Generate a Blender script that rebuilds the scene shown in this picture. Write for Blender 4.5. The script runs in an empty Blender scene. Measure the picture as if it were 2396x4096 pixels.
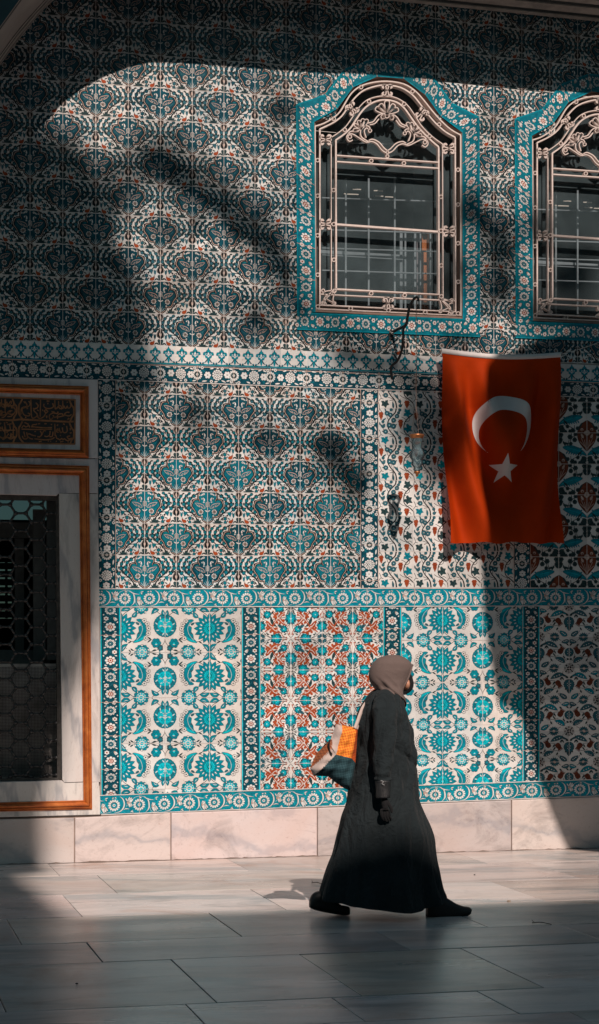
import bpy, bmesh, math, random
import numpy as np
from mathutils import Vector, Matrix
from mathutils.geometry import tessellate_polygon
random.seed(7); rng = np.random.default_rng(7)
sc = bpy.context.scene
COL = sc.collection

# ------------------------------------------------------------------ survey of the wall
# The courtyard wall is the plane y = 0, x runs along it, z is up, the floor is z = 0.
# Positions on the wall were taken off the photograph; S(px, py, y) gives the point of
# the plane y = const for a position measured in it (2396 x 4096).
F, YAW, ROLL, CYP, CXP = 7613.15, .23195, .0028081, 2629.07, 1198.0
EYE = 1.62; DN = 15.08
_f = np.array([math.sin(YAW), math.cos(YAW), 0.]); _r = np.array([math.cos(YAW), -math.sin(YAW), 0.]); _d = np.array([0, 0, -1.])
_M = np.array([math.cos(ROLL)*_r+math.sin(ROLL)*_d, -math.sin(ROLL)*_r+math.cos(ROLL)*_d, _f])
def SA(P, y=0.):
    P = np.asarray(P, float); v = np.stack([(P[:, 0]-CXP)/F, (P[:, 1]-CYP)/F, np.ones(len(P))], 1) @ _M
    t = (y+DN)/v[:, 1]
    return np.stack([v[:, 0]*t, np.full(len(P), 0.)+y, EYE+v[:, 2]*t], 1)
def S(px, py, y=0.):
    p = SA([(px, py)], y)[0]; return float(p[0]), float(p[2])
def SF(px, py, z=0.):
    v = np.array([(px-CXP)/F, (py-CYP)/F, 1.]) @ _M
    t = (z-EYE)/v[2]; return float(v[0]*t), float(-DN+v[1]*t)

# ------------------------------------------------------------------ objects
def tag(o, label=None, cat=None, group=None, kind=None):
    if label: o['label'] = label
    if cat: o['category'] = cat
    if group: o['group'] = group
    if kind: o['kind'] = kind
    return o
def empty(name, loc=(0, 0, 0), parent=None, **k):
    o = bpy.data.objects.new(name, None); COL.objects.link(o); o.location = loc; o.empty_display_size = .1
    if parent: o.parent = parent
    return tag(o, **k)
def link(name, me, mats, parent=None, loc=(0, 0, 0), smooth=False):
    o = bpy.data.objects.new(name, me); COL.objects.link(o)
    if not isinstance(mats, (list, tuple)): mats = [mats]
    if not me.materials:
        for m in mats: me.materials.append(m)
    o.location = loc
    if parent: o.parent = parent
    if smooth:
        me.polygons.foreach_set('use_smooth', [True]*len(me.polygons))
    return o
def bm_obj(name, bm, mats, parent=None, loc=(0, 0, 0), smooth=False):
    me = bpy.data.meshes.new(name); bm.normal_update(); bm.to_mesh(me); bm.free()
    return link(name, me, mats, parent, loc, smooth)
def world_child(o, parent, t):
    """keep geometry built in world space under a thing whose empty sits at t"""
    o.parent = parent; o.location = (-t[0], -t[1], -t[2]); return o

def box(bm, x0, x1, y0, y1, z0, z1, mi=0, bev=0.):
    g = bmesh.ops.create_cube(bm, size=1)['verts']
    for v in g:
        v.co = Vector((x0+(v.co.x+.5)*(x1-x0), y0+(v.co.y+.5)*(y1-y0), z0+(v.co.z+.5)*(z1-z0)))
    fs = {f for v in g for f in v.link_faces}
    for f in fs: f.material_index = mi
    if bev:
        bmesh.ops.bevel(bm, geom=list({e for v in g for e in v.link_edges}), offset=bev, segments=2, profile=.5, affect='EDGES')
def ring_loft(bm, rings, mi=0, cap=True, closed=True):
    vr = [[bm.verts.new(p) for p in r] for r in rings]
    n = len(vr[0])
    for a, b in zip(vr, vr[1:]):
        for i in range(n if closed else n-1):
            f = bm.faces.new((a[i], a[(i+1) % n], b[(i+1) % n], b[i])); f.material_index = mi
    if cap and closed:
        for r in (vr[0][::-1], vr[-1]):
            try: f = bm.faces.new(r); f.material_index = mi
            except ValueError: pass
    return vr
def tube(bm, pts, rad, n=8, mi=0, closed=False):
    pts = [Vector(p) for p in pts]; m = len(pts)
    if not hasattr(rad, '__len__'): rad = [rad]*m
    rings = []; up = Vector((0, 1, .013)).normalized()
    for i, p in enumerate(pts):
        a = pts[(i-1) % m] if (i or closed) else p; b = pts[(i+1) % m] if (i < m-1 or closed) else p
        t = (b-a).normalized()
        x = t.cross(up)
        if x.length < .2: x = t.cross(Vector((1, 0, 0)))
        x.normalize(); y = x.cross(t).normalized()
        rings.append([p+(x*math.cos(2*math.pi*k/n)+y*math.sin(2*math.pi*k/n))*rad[i] for k in range(n)])
    if closed: rings.append(rings[0])
    ring_loft(bm, rings, mi, cap=not closed)
def lathe(bm, prof, c=(0, 0, 0), n=24, mi=0):
    ring_loft(bm, [[Vector((c[0]+r*math.cos(2*math.pi*k/n), c[1]+r*math.sin(2*math.pi*k/n), c[2]+z)) for k in range(n)] for r, z in prof], mi, cap=False)
def smooth_path(P, n=6, closed=False):
    P = [np.array(p, float) for p in P]; m = len(P); out = []
    for i in range(m if closed else m-1):
        if closed: a, b, c, d = P[i-1], P[i], P[(i+1) % m], P[(i+2) % m]
        else:
            b, c = P[i], P[i+1]; a = P[i-1] if i else 2*b-c; d = P[i+2] if i < m-2 else 2*c-b
        for k in range(n):
            t = k/n
            out.append(.5*((2*b)+(c-a)*t+(2*a-5*b+4*c-d)*t*t+(3*b-a-3*c+d)*t**3))
    if not closed: out.append(P[-1])
    return out

# ------------------------------------------------------------------ materials
def new_mat(name):
    m = bpy.data.materials.new(name); m.use_nodes = True; nt = m.node_tree; nt.nodes.clear()
    out = nt.nodes.new('ShaderNodeOutputMaterial'); b = nt.nodes.new('ShaderNodeBsdfPrincipled')
    nt.links.new(b.outputs[0], out.inputs[0]); return m, nt, b
def N(nt, t, **k):
    n = nt.nodes.new(t)
    for a, v in k.items():
        if a.startswith('i_'): n.inputs[a[2:].replace('_', ' ')].default_value = v
        else: setattr(n, a, v)
    return n
def L(nt, a, b): nt.links.new(a, b)
def noise(nt, scale, detail=4, rough=.55, dist=0., vec=None):
    n = N(nt, 'ShaderNodeTexNoise'); n.inputs['Scale'].default_value = scale; n.inputs['Detail'].default_value = detail
    n.inputs['Roughness'].default_value = rough; n.inputs['Distortion'].default_value = dist
    if vec: L(nt, vec, n.inputs['Vector'])
    return n
def ramp(nt, fac, stops):
    r = N(nt, 'ShaderNodeValToRGB'); e = r.color_ramp.elements
    while len(e) < len(stops): e.new(.5)
    for k, (p, c) in enumerate(stops):
        e[k].position = p; e[k].color = (*c, 1) if len(c) == 3 else c
    L(nt, fac, r.inputs[0]); return r
def mixc(nt, fac, a, b, mode='MIX'):
    m = N(nt, 'ShaderNodeMix', data_type='RGBA', blend_type=mode)
    for s, v in ((0, fac), (6, a), (7, b)):
        if isinstance(v, (int, float)): m.inputs[s].default_value = v
        elif isinstance(v, tuple): m.inputs[s].default_value = (*v, 1)
        else: L(nt, v, m.inputs[s])
    return m.outputs[2]
def math_n(nt, op, a, b=0., c=0.):
    m = N(nt, 'ShaderNodeMath', operation=op)
    for s, v in enumerate((a, b, c)):
        if isinstance(v, (int, float)): m.inputs[s].default_value = v
        else: L(nt, v, m.inputs[s])
    return m.outputs[0]
def bump(nt, b, h, strength=.3, dist=.01):
    n = N(nt, 'ShaderNodeBump'); n.inputs['Strength'].default_value = strength; n.inputs['Distance'].default_value = dist
    L(nt, h, n.inputs['Height']); L(nt, n.outputs[0], b.inputs['Normal'])
def coords(nt, scale=(1, 1, 1), rot=(0, 0, 0)):
    t = N(nt, 'ShaderNodeTexCoord'); m = N(nt, 'ShaderNodeMapping'); m.inputs['Scale'].default_value = scale
    m.inputs['Rotation'].default_value = rot; L(nt, t.outputs['Object'], m.inputs[0]); return m.outputs[0]
def plain(name, col, rough=.6, metal=0., var=.25, nscale=12., bmp=.15, spec=.5, bd=.003):
    m, nt, b = new_mat(name); v = coords(nt)
    n = noise(nt, nscale, 5, .6, 0., v)
    r = ramp(nt, n.outputs[0], [(.3, tuple(c*(1-var) for c in col)), (.7, tuple(min(1, c*(1+var)) for c in col))])
    L(nt, r.outputs[0], b.inputs['Base Color']); b.inputs['Roughness'].default_value = rough
    b.inputs['Metallic'].default_value = metal; b.inputs['Specular IOR Level'].default_value = spec
    if bmp: bump(nt, b, noise(nt, nscale*6, 3, .6, 0., v).outputs[0], bmp, bd)
    return m

def glaze(name, col, col2=None, rough=.17, var=.25, pool=30.):
    """painted tile glaze: brushy pooling, soft wear, every tile its own tone (attribute tv)"""
    m, nt, b = new_mat(name); v = coords(nt)
    n = noise(nt, pool, 4, .65, .6, v)
    col2 = col2 or tuple(c*(1-var) for c in col)
    r = ramp(nt, n.outputs[0], [(.3, col2), (.68, col)])
    at = N(nt, 'ShaderNodeAttribute', attribute_name='tv')
    k = mixc(nt, 1., r.outputs[0], at.outputs['Color'], 'MULTIPLY')
    d = noise(nt, 1.7, 6, .7, 0., v)                                   # grime and worn glaze over metres
    dr = ramp(nt, d.outputs[0], [(.3, (.80, .80, .79)), (.6, (1, 1, 1))])
    k = mixc(nt, 1., k, dr.outputs[0], 'MULTIPLY')
    sp = noise(nt, 90., 2, .5, 0., v)                                  # chips and pinholes
    sr = ramp(nt, sp.outputs[0], [(.27, (.55, .45, .38)), (.33, (1, 1, 1))])
    k = mixc(nt, .8, k, sr.outputs[0], 'MULTIPLY')
    L(nt, k, b.inputs['Base Color'])
    rr = ramp(nt, d.outputs[0], [(.3, (rough+.10,)*3), (.7, (rough,)*3)]); L(nt, rr.outputs[0], b.inputs['Roughness'])
    b.inputs['Specular IOR Level'].default_value = .32
    bump(nt, b, noise(nt, 14., 3, .5, 0., v).outputs[0], .12, .01)
    return m
W_, K_, D_, B_, T_, C_, R_, G_, P_, J_ = range(10)
GLAZES = [glaze('white_glaze', (.71, .71, .69), (.58, .58, .565), pool=9.), glaze('black_line_glaze', (.012, .018, .021), var=.4),
          glaze('deep_blue_glaze', (.006, .085, .120), (.004, .034, .052)), glaze('slate_blue_glaze', (.036, .150, .190), (.018, .080, .110)),
          glaze('teal_glaze', (.004, .270, .350), (.003, .150, .215)), glaze('turquoise_glaze', (.004, .56, .66), (.004, .33, .42)),
          glaze('red_bole_glaze', (.42, .090, .030), (.24, .038, .014)), glaze('green_grey_glaze', (.030, .072, .076), (.015, .036, .042)),
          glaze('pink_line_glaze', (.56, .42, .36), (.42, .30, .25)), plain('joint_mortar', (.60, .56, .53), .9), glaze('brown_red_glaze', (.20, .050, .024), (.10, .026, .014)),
          glaze('mid_teal_glaze', (.005, .185, .245), (.003, .095, .140))]
N_ = 10; M_ = 11

# ------------------------------------------------------------------ tile drawings (flat inlaid faces)
_tc = {}
def cell_tone(k):
    if k not in _tc:
        r = np.random.default_rng(abs(hash(k)) % (2**32)); a = 1+r.normal(-.02, .085); b = r.normal(0, .025)
        _tc[k] = ((min(1.15, a+b), min(1.15, a), min(1.15, a-b*.6)), r.normal(0, .8, (4, 2)))
    return _tc[k]
def polyclip(P, x0, y0, x1, y1):
    for ax, lim, sg in ((0, x0, 1), (0, x1, -1), (1, y0, 1), (1, y1, -1)):
        if len(P) < 3: return []
        out = []; a = P[-1]; ain = (a[ax]-lim)*sg >= 0
        for b in P:
            bin_ = (b[ax]-lim)*sg >= 0
            if bin_ != ain:
                t = (lim-a[ax])/(b[ax]-a[ax]); out.append((a[0]+(b[0]-a[0])*t, a[1]+(b[1]-a[1])*t))
            if bin_: out.append((b[0], b[1]))
            a, ain = b, bin_
        P = out
    return P
class Art:
    """a drawing in its own frame; box = (x0, y0, x1, y1), drop = how far the right side hangs lower"""
    def __init__(s, box, drop=0.):
        s.box = box; s.drop = drop; s.el = []; s.k = 0
    def add(s, P, c, o=None, ow=0):
        s.k += 1; s.el.append((np.array(P, float)[:, :2], c, s.k)); return s
    def disc(s, x, y, r, c, ol=None, e=5, n=12, ry=None, a=0.):
        ry = ry or r; t = np.linspace(0, 2*math.pi, n, endpoint=False); ca, sa = math.cos(a), math.sin(a)
        def q(r, ry): X = r*np.cos(t); Y = ry*np.sin(t); return np.stack([x+X*ca-Y*sa, y+X*sa+Y*ca], 1)
        if ol is not None: s.add(q(r+e, ry+e), ol)
        return s.add(q(r, ry), c)
    def leaf(s, x0, y0, x1, y1, w, c, ol=None, e=4, bend=0.):
        a = np.array([x0, y0], float); b = np.array([x1, y1], float); d = b-a; n = np.array([-d[1], d[0]]); Ln = np.hypot(*d)+1e-9; n = n/Ln
        def q(w, ex):
            T = np.linspace(0, 1, 8); ctr = [a-d/Ln*ex+(d+2*d/Ln*ex)*t+n*bend*4*t*(1-t) for t in T]; ww = [w*math.sin(math.pi*t**.8)**.8 if 0 < t < 1 else 0 for t in T]
            return [c_+n*h/2 for c_, h in zip(ctr, ww)]+[c_-n*h/2 for c_, h in zip(ctr[::-1], ww[::-1])][1:-1]
        if ol is not None: s.add(q(w+2*e, e*1.5), ol)
        return s.add(q(w, 0), c)
    def line(s, P, w, c, closed=False, sm=4):
        P = smooth_path(P, sm, closed) if sm else [np.array(p, float) for p in P]
        m = len(P); W = w if hasattr(w, '__len__') else [w, w]; A = []; B_2 = []
        for i, p in enumerate(P):
            a = P[(i-1) % m] if (i or closed) else p; b = P[(i+1) % m] if (i < m-1 or closed) else p
            d = b-a; d = d/(np.hypot(*d)+1e-9); nn = np.array([-d[1], d[0]]); t = i/(m-1); h = np.interp(t, np.linspace(0, 1, len(W)), W)/2
            A.append(p+nn*h); B_2.append(p-nn*h)
        s.k += 1
        rngs = range(m if closed else m-1)
        step = 3
        if closed:
            for i in range(m): s.el.append((np.array([A[i], A[(i+1) % m], B_2[(i+1) % m], B_2[i]]), c, s.k))
        else:
            i = 0
            while i < m-1:
                j = min(m-1, i+step); s.el.append((np.array(A[i:j+1]+B_2[i:j+1][::-1]), c, s.k)); i = j
        return s
    def blob(s, P, c, ol=None, ow=8, sm=3):
        Q = smooth_path(P, sm, True) if sm else P
        if ol is not None: s.line(P, ow, ol, True, sm)
        return s.add(Q, c)
    def flower(s, x, y, r, c, cc, n=6, ol=K_, e=4, pr=.42, r0=None):
        if ol is not None:
            for i in range(n): t = 2*math.pi*i/n; s.disc(x+r*.62*math.cos(t), y+r*.62*math.sin(t), r*pr+e, ol, n=8)
            s.k += 0
        for i in range(n): t = 2*math.pi*i/n; s.disc(x+r*.62*math.cos(t), y+r*.62*math.sin(t), r*pr, c, n=8)
        s.disc(x, y, r*.36, cc, n=8); return s
    def rosette(s, x, y, r, n=12, petal=W_, ring=T_, mid=W_, eye=K_, bg=None, ol=K_):
        s.disc(x, y, r*.9, ol, n=20)
        for i in range(n):
            t = 2*math.pi*i/n; s.disc(x+r*.77*math.cos(t), y+r*.77*math.sin(t), r*.25, petal, n=8, ry=min(r*.25, 3.0*.77*r/n), a=t)
        s.disc(x, y, r*.50, ring, n=14); s.disc(x, y, r*.24, mid, n=10); s.disc(x, y, r*.11, eye, n=6); return s
    def unit(s):
        x0, y0, x1, y1 = s.box; out = []; ks = sorted({k for _, _, k in s.el}); lv = {k: i for i, k in enumerate(ks)}
        mx = max(1, len(ks))
        for P, c, k in s.el:
            u = (P[:, 0]-x0)/(x1-x0); out.append((np.stack([u, (P[:, 1]-y0-s.drop*u)/(y1-y0)], 1), c, lv[k]/mx))
        s.U = out; return s

class Panel:
    """collects drawings on the wall; every drawing lies in 2 mm of glaze, then the next sheet"""
    def __init__(s): s.V = []; s.nv = 0; s.loops = []; s.tot = []; s.mi = []; s.tv = []
    def face(s, W, c, tv, y):                         # W: photo-survey points
        n = len(W); p = np.empty((n, 3)); p[:, :2] = W; p[:, 2] = y; s.V.append(p); s.loops.append(np.arange(s.nv, s.nv+n)); s.nv += n; s.tot.append(n); s.mi.append(c); s.tv.append(tv)
    def quad_sheet(s, Q, c, y, tv=(1, 1, 1)): s.face(np.array(Q, float), c, tv, y)
    def stamp(s, art, Q, y, mirror=False, flip=False, clip=None, swap=None, tv=None, thick=.0016):
        """Q: corners tl, tr, br, bl of the tile"""
        q = np.array(Q, float); tv = tv if tv is not None else tone()
        for P, c, lv in art.U:
            u = P[:, 0]; v = P[:, 1]
            if mirror: u = 1-u
            if flip: v = 1-v
            if clip:
                x0, y0, x1, y1 = clip
                if u.min() >= x1 or u.max() <= x0 or v.min() >= y1 or v.max() <= y0: continue
                if u.min() < x0 or u.max() > x1 or v.min() < y0 or v.max() > y1:
                    pv = [(a_, b_) for a_, b_ in zip(u, v)]
                    tris = [pv] if len(pv) <= 4 else [[pv[i] for i in t_] for t_ in tessellate_polygon([[Vector((a_, b_, 0)) for a_, b_ in pv]])]
                    for t_ in tris:
                        pp = polyclip(t_, x0, y0, x1, y1)
                        if len(pp) < 3: continue
                        pp = np.array(pp); uu = pp[:, 0][:, None]; vv = pp[:, 1][:, None]
                        cc = swap.get(c, c) if swap else c
                        s.face((q[0]*(1-uu)+q[1]*uu)*(1-vv)+(q[3]*(1-uu)+q[2]*uu)*vv, cc, tv, y-.0003-lv*thick)
                    continue
            if swap: c = swap.get(c, c)
            u = u[:, None]; v = v[:, None]
            W = (q[0]*(1-u)+q[1]*u)*(1-v)+(q[3]*(1-u)+q[2]*u)*v
            s.face(W, c, tv, y-.0003-lv*thick)
    def stamp_path(s, art, path, w, s0, s1, y, flip=False, mirror=False, tv=None, swap=None, thick=.0016):
        """bend a drawing along a centre line between arc lengths s0..s1"""
        pts, cum, nor = path; tv = tv if tv is not None else tone()
        for P, c, lv in art.U:
            u = P[:, 0]; v = P[:, 1]-.5
            if mirror: u = 1-u
            if flip: v = -v
            if swap: c = swap.get(c, c)
            a = s0+(s1-s0)*u
            X = np.stack([np.interp(a, cum, pts[:, k]) for k in (0, 1)], 1); Nn = np.stack([np.interp(a, cum, nor[:, k]) for k in (0, 1)], 1)
            s.face(X+Nn*(v*w)[:, None], c, tv, y-.0003-lv*thick)
    def stamp_ruled(s, art, A, B, u0, u1, y, flip=False, tv=None, thick=.0016, swap=None):
        tv = tv if tv is not None else tone()
        for P, c, lv in art.U:
            u = u0+(u1-u0)*P[:, 0]; v = P[:, 1]
            if flip: v = 1-v
            if swap: c = swap.get(c, c)
            X = [np.stack([np.interp(u, q[0], q[1][:, k]) for k in (0, 1)], 1) for q in (A, B)]
            s.face(X[0]*(1-v[:, None])+X[1]*v[:, None], c, tv, y-.0003-lv*thick)
    def mesh(s, name):
        me = bpy.data.meshes.new(name); V0 = np.concatenate(s.V); V = SA(V0[:, :2], 0.); V[:, 1] = V0[:, 2]; lp = np.concatenate(s.loops); tot = np.array(s.tot, np.int32)
        me.vertices.add(len(V)); me.vertices.foreach_set('co', V.astype(np.float32).ravel())
        me.loops.add(len(lp)); me.loops.foreach_set('vertex_index', lp.astype(np.int32))
        me.polygons.add(len(tot)); st = np.concatenate([[0], np.cumsum(tot)[:-1]]).astype(np.int32)
        me.polygons.foreach_set('loop_start', st); me.polygons.foreach_set('material_index', np.array(s.mi, np.int32))
        me.update(calc_edges=True)
        at = me.attributes.new('tv', 'FLOAT_COLOR', 'FACE')
        at.data.foreach_set('color', np.concatenate([np.array(s.tv, np.float32), np.ones((len(s.tv), 1), np.float32)], 1).ravel())
        for g in GLAZES: me.materials.append(g)
        return me
    def obj(s, name, parent, label=None):
        o = link(name, s.mesh(name), GLAZES, parent)
        if label: o['label'] = label
        return o
def tone():
    a = 1+rng.normal(-.02, .08); b = rng.normal(0, .025); return (min(1.15, a+b), min(1.15, a), min(1.15, a-b*.6))
def make_path(P, n=8, w=0, sm=True):
    pts = np.array(smooth_path(P, n) if sm else P, float); d = np.gradient(pts, axis=0); d /= np.hypot(d[:, 0], d[:, 1])[:, None]
    cum = np.concatenate([[0], np.cumsum(np.hypot(*np.diff(pts, axis=0).T))]); return pts, cum, np.stack([-d[:, 1], d[:, 0]], 1)
def polyedge(P, x):                                       # y of a surveyed line at x
    P = np.array(P, float); return float(np.interp(x, P[:, 0], P[:, 1]))
# ------------------------------------------------------------------ the drawings
def berry(a, x, y, r=30, c=B_, ang=0.):
    for k in (-1, 0, 1):
        t = ang-math.pi/2+k*.9; a.leaf(x+r*.7*math.cos(t), y+r*.7*math.sin(t), x+r*1.9*math.cos(t), y+r*1.9*math.sin(t), r*.62, K_)
    a.disc(x, y, r, c, K_, 9, n=10); return a
def art_medallion():
    a = Art((68, 640, 745, 1310), 50)
    a.add([(60, 620), (760, 620), (760, 1390), (60, 1390)], W_)
    # stems
    a.line([(560, 1330), (520, 1250), (460, 1170), (380, 1090), (290, 1020), (240, 930)], (30, 24, 14), K_)
    a.line([(500, 1225), (440, 1130), (425, 1070)], (20, 12), K_); a.line([(400, 1110), (300, 1090), (265, 1110)], (18, 12), K_)
    a.line([(345, 1060), (345, 905), (365, 810), (455, 750), (560, 690)], (50, 56, 44, 24), G_)
    a.line([(290, 1020), (235, 915), (240, 825), (285, 745), (370, 690)], (50, 56, 44, 24), G_)
    a.line([(180, 1010), (115, 905), (120, 820), (165, 745), (215, 690)], (50, 56, 44, 24), G_)
    a.line([(68, 950), (130, 990), (180, 1010), (260, 1090)], (26, 20), K_)
    a.line([(365, 1150), (370, 1300)], 9, K_)
    for x, y, r, g in ((165, 745, 28, .5), (120, 822, 31, .1), (112, 905, 33, -.1), (345, 700, 26, .8), (285, 745, 27, .5), (240, 828, 31, .2), (230, 915, 33, 0),
                       (182, 1012, 33, -.4), (455, 762, 28, .9), (365, 812, 32, .5), (335, 903, 34, .1), (343, 1003, 36, .1), (425, 1072, 32, .2), (365, 1222, 32, 0), (360, 1300, 27, 3.1)):
        berry(a, x, y, r, B_, g)
    for x, y, x1, y1, w in ((250, 700, 190, 690, 22), (330, 765, 300, 820, 20), (400, 740, 470, 700, 22), (500, 700, 560, 720, 24), (440, 820, 400, 880, 24), (190, 860, 175, 930, 20), (290, 870, 285, 950, 20),
                            (200, 960, 240, 1000, 20), (270, 960, 310, 1010, 18), (390, 960, 400, 1030, 22), (90, 760, 68, 800, 18), (300, 1130, 350, 1170, 24), (420, 1180, 380, 1150, 20), (90, 980, 130, 1040, 16),
                            (480, 1130, 440, 1200, 22), (410, 1200, 470, 1260, 24), (330, 1180, 300, 1140, 20), (310, 1250, 330, 1290, 18), (420, 1270, 400, 1240, 18), (530, 1130, 510, 1180, 16)):
        a.leaf(x, y, x1, y1, w*1.35, K_, bend=6)
    for x1, y1 in ((400, 1310), (440, 1275), (490, 1245), (545, 1235), (600, 1270), (640, 1325), (460, 1335)):
        a.leaf(545, 1335, x1, y1, 30, G_, K_, 3, bend=8)
    a.blob([(225, 1100), (250, 1078), (300, 1085), (310, 1115), (280, 1145), (250, 1170), (240, 1130)], B_, K_, 8)
    a.blob([(160, 1075), (180, 1110), (205, 1075), (205, 1140), (185, 1180), (165, 1150)], B_, K_, 7)
    a.line([(185, 1180), (215, 1230)], 8, K_)
    a.leaf(255, 1230, 320, 1205, 24, K_); a.leaf(190, 1290, 140, 1250, 26, K_); a.leaf(150, 1255, 100, 1290, 26, G_, K_)
    a.blob([(195, 1215), (225, 1240), (265, 1250), (290, 1280), (275, 1310), (220, 1305), (195, 1260)], R_, K_, 6)
    # small palmettes on the joint
    a.blob([(68, 965), (95, 1010), (130, 1060), (132, 1120), (105, 1140), (68, 1150)], K_, P_, 16); a.line([(68, 960), (100, 1005), (138, 1060), (138, 1125), (105, 1145), (90, 1165)], 7, K_)
    a.leaf(68, 1120, 88, 1040, 26, P_); a.blob([(68, 1290), (62, 1200), (100, 1180), (125, 1205), (110, 1250), (80, 1290)], G_, K_, 8)
    a.line([(68, 1290), (150, 1275), (200, 1310)], 8, K_)
    a.blob([(60, 655), (105, 660), (120, 700), (105, 740), (68, 790), (60, 760)], K_, P_, 14); a.line([(68, 645), (112, 650), (132, 700), (115, 750), (72, 800)], 7, K_); a.leaf(68, 760, 72, 670, 36, P_)
    # medallion
    M = [(745, 640), (650, 655), (590, 690), (550, 740), (548, 795), (578, 850), (572, 895), (535, 848), (490, 835), (445, 852), (425, 895), (405, 935), (412, 980), (445, 1025), (480, 1075), (500, 1135), (530, 1182), (580, 1200), (612, 1190), (632, 1215), (645, 1265), (690, 1305), (745, 1345), (900, 1345), (900, 640)]
    a.line(M[:-2], 56, K_); a.line(M[:-2], 20, P_); a.line([(745+(x-745)*.955, 985+(y-985)*.965) for x, y in M[:-2]], 14, K_)
    a.add(M, K_); MI = [(745+(x-745)*.93, 985+(y-985)*.95) for x, y in M]; a.add(MI[:-2]+[(760, 1330), (760, 650)], D_)
    a.line([(478, 905), (540, 912), (610, 935), (660, 968), (692, 1035)], (6, 13, 13, 6), P_, sm=3); a.line([(478, 905), (520, 955), (580, 995), (640, 1020), (692, 1035)], (6, 13, 13, 6), P_, sm=3)
    for k in range(5): a.line([(520+k*28, 925+k*16), (548+k*28, 950+k*15), (560+k*26, 975+k*11)], 10, P_ if k % 2 else B_, sm=0)
    for x_, y_ in ((690, 720), (575, 745), (590, 1010), (520, 1010), (560, 1030), (660, 1150), (690, 1100), (540, 1090), (700, 1240), (665, 900), (625, 1190)): a.flower(x_, y_, 17, W_ if (x_ // 5) % 2 else B_, K_, 5, None)
    a.blob([(685, 875), (660, 868), (655, 840), (620, 835), (622, 812), (655, 802), (685, 830)], W_, K_, 8); a.leaf(640, 800, 660, 860, 20, G_)
    a.disc(600, 1100, 62, K_, n=12)
    for i in range(9): t = i*.698; a.disc(600+44*math.cos(t), 1100+44*math.sin(t), 13, W_, n=6)
    for i in range(5): t = i*1.257; a.disc(600+20*math.cos(t), 1100+20*math.sin(t), 9, P_, n=6)
    a.disc(745, 955, 46, K_, n=10, ry=64)
    for i in range(8): a.disc(730-(i % 2)*18, 905+i*14, 9, W_, n=6)
    for x1, y1 in ((600, 1250), (640, 1210), (690, 1180), (725, 1165)): a.leaf(742, 1320, x1, y1, 20, B_, bend=8)
    for x1, y1 in ((655, 1230), (710, 1200)): a.leaf(742, 1325, x1, y1, 7, W_)
    a.leaf(745, 1110, 690, 1070, 22, W_); a.leaf(600, 760, 680, 700, 26, W_, K_); a.flower(665, 725, 24, W_, G_, 5, e=3); a.line([(742, 1340), (742, 1000)], 6, B_, sm=0)
    a.leaf(470, 960, 560, 1080, 14, B_); a.leaf(490, 880, 560, 870, 14, T_)
    return a.unit()
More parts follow.
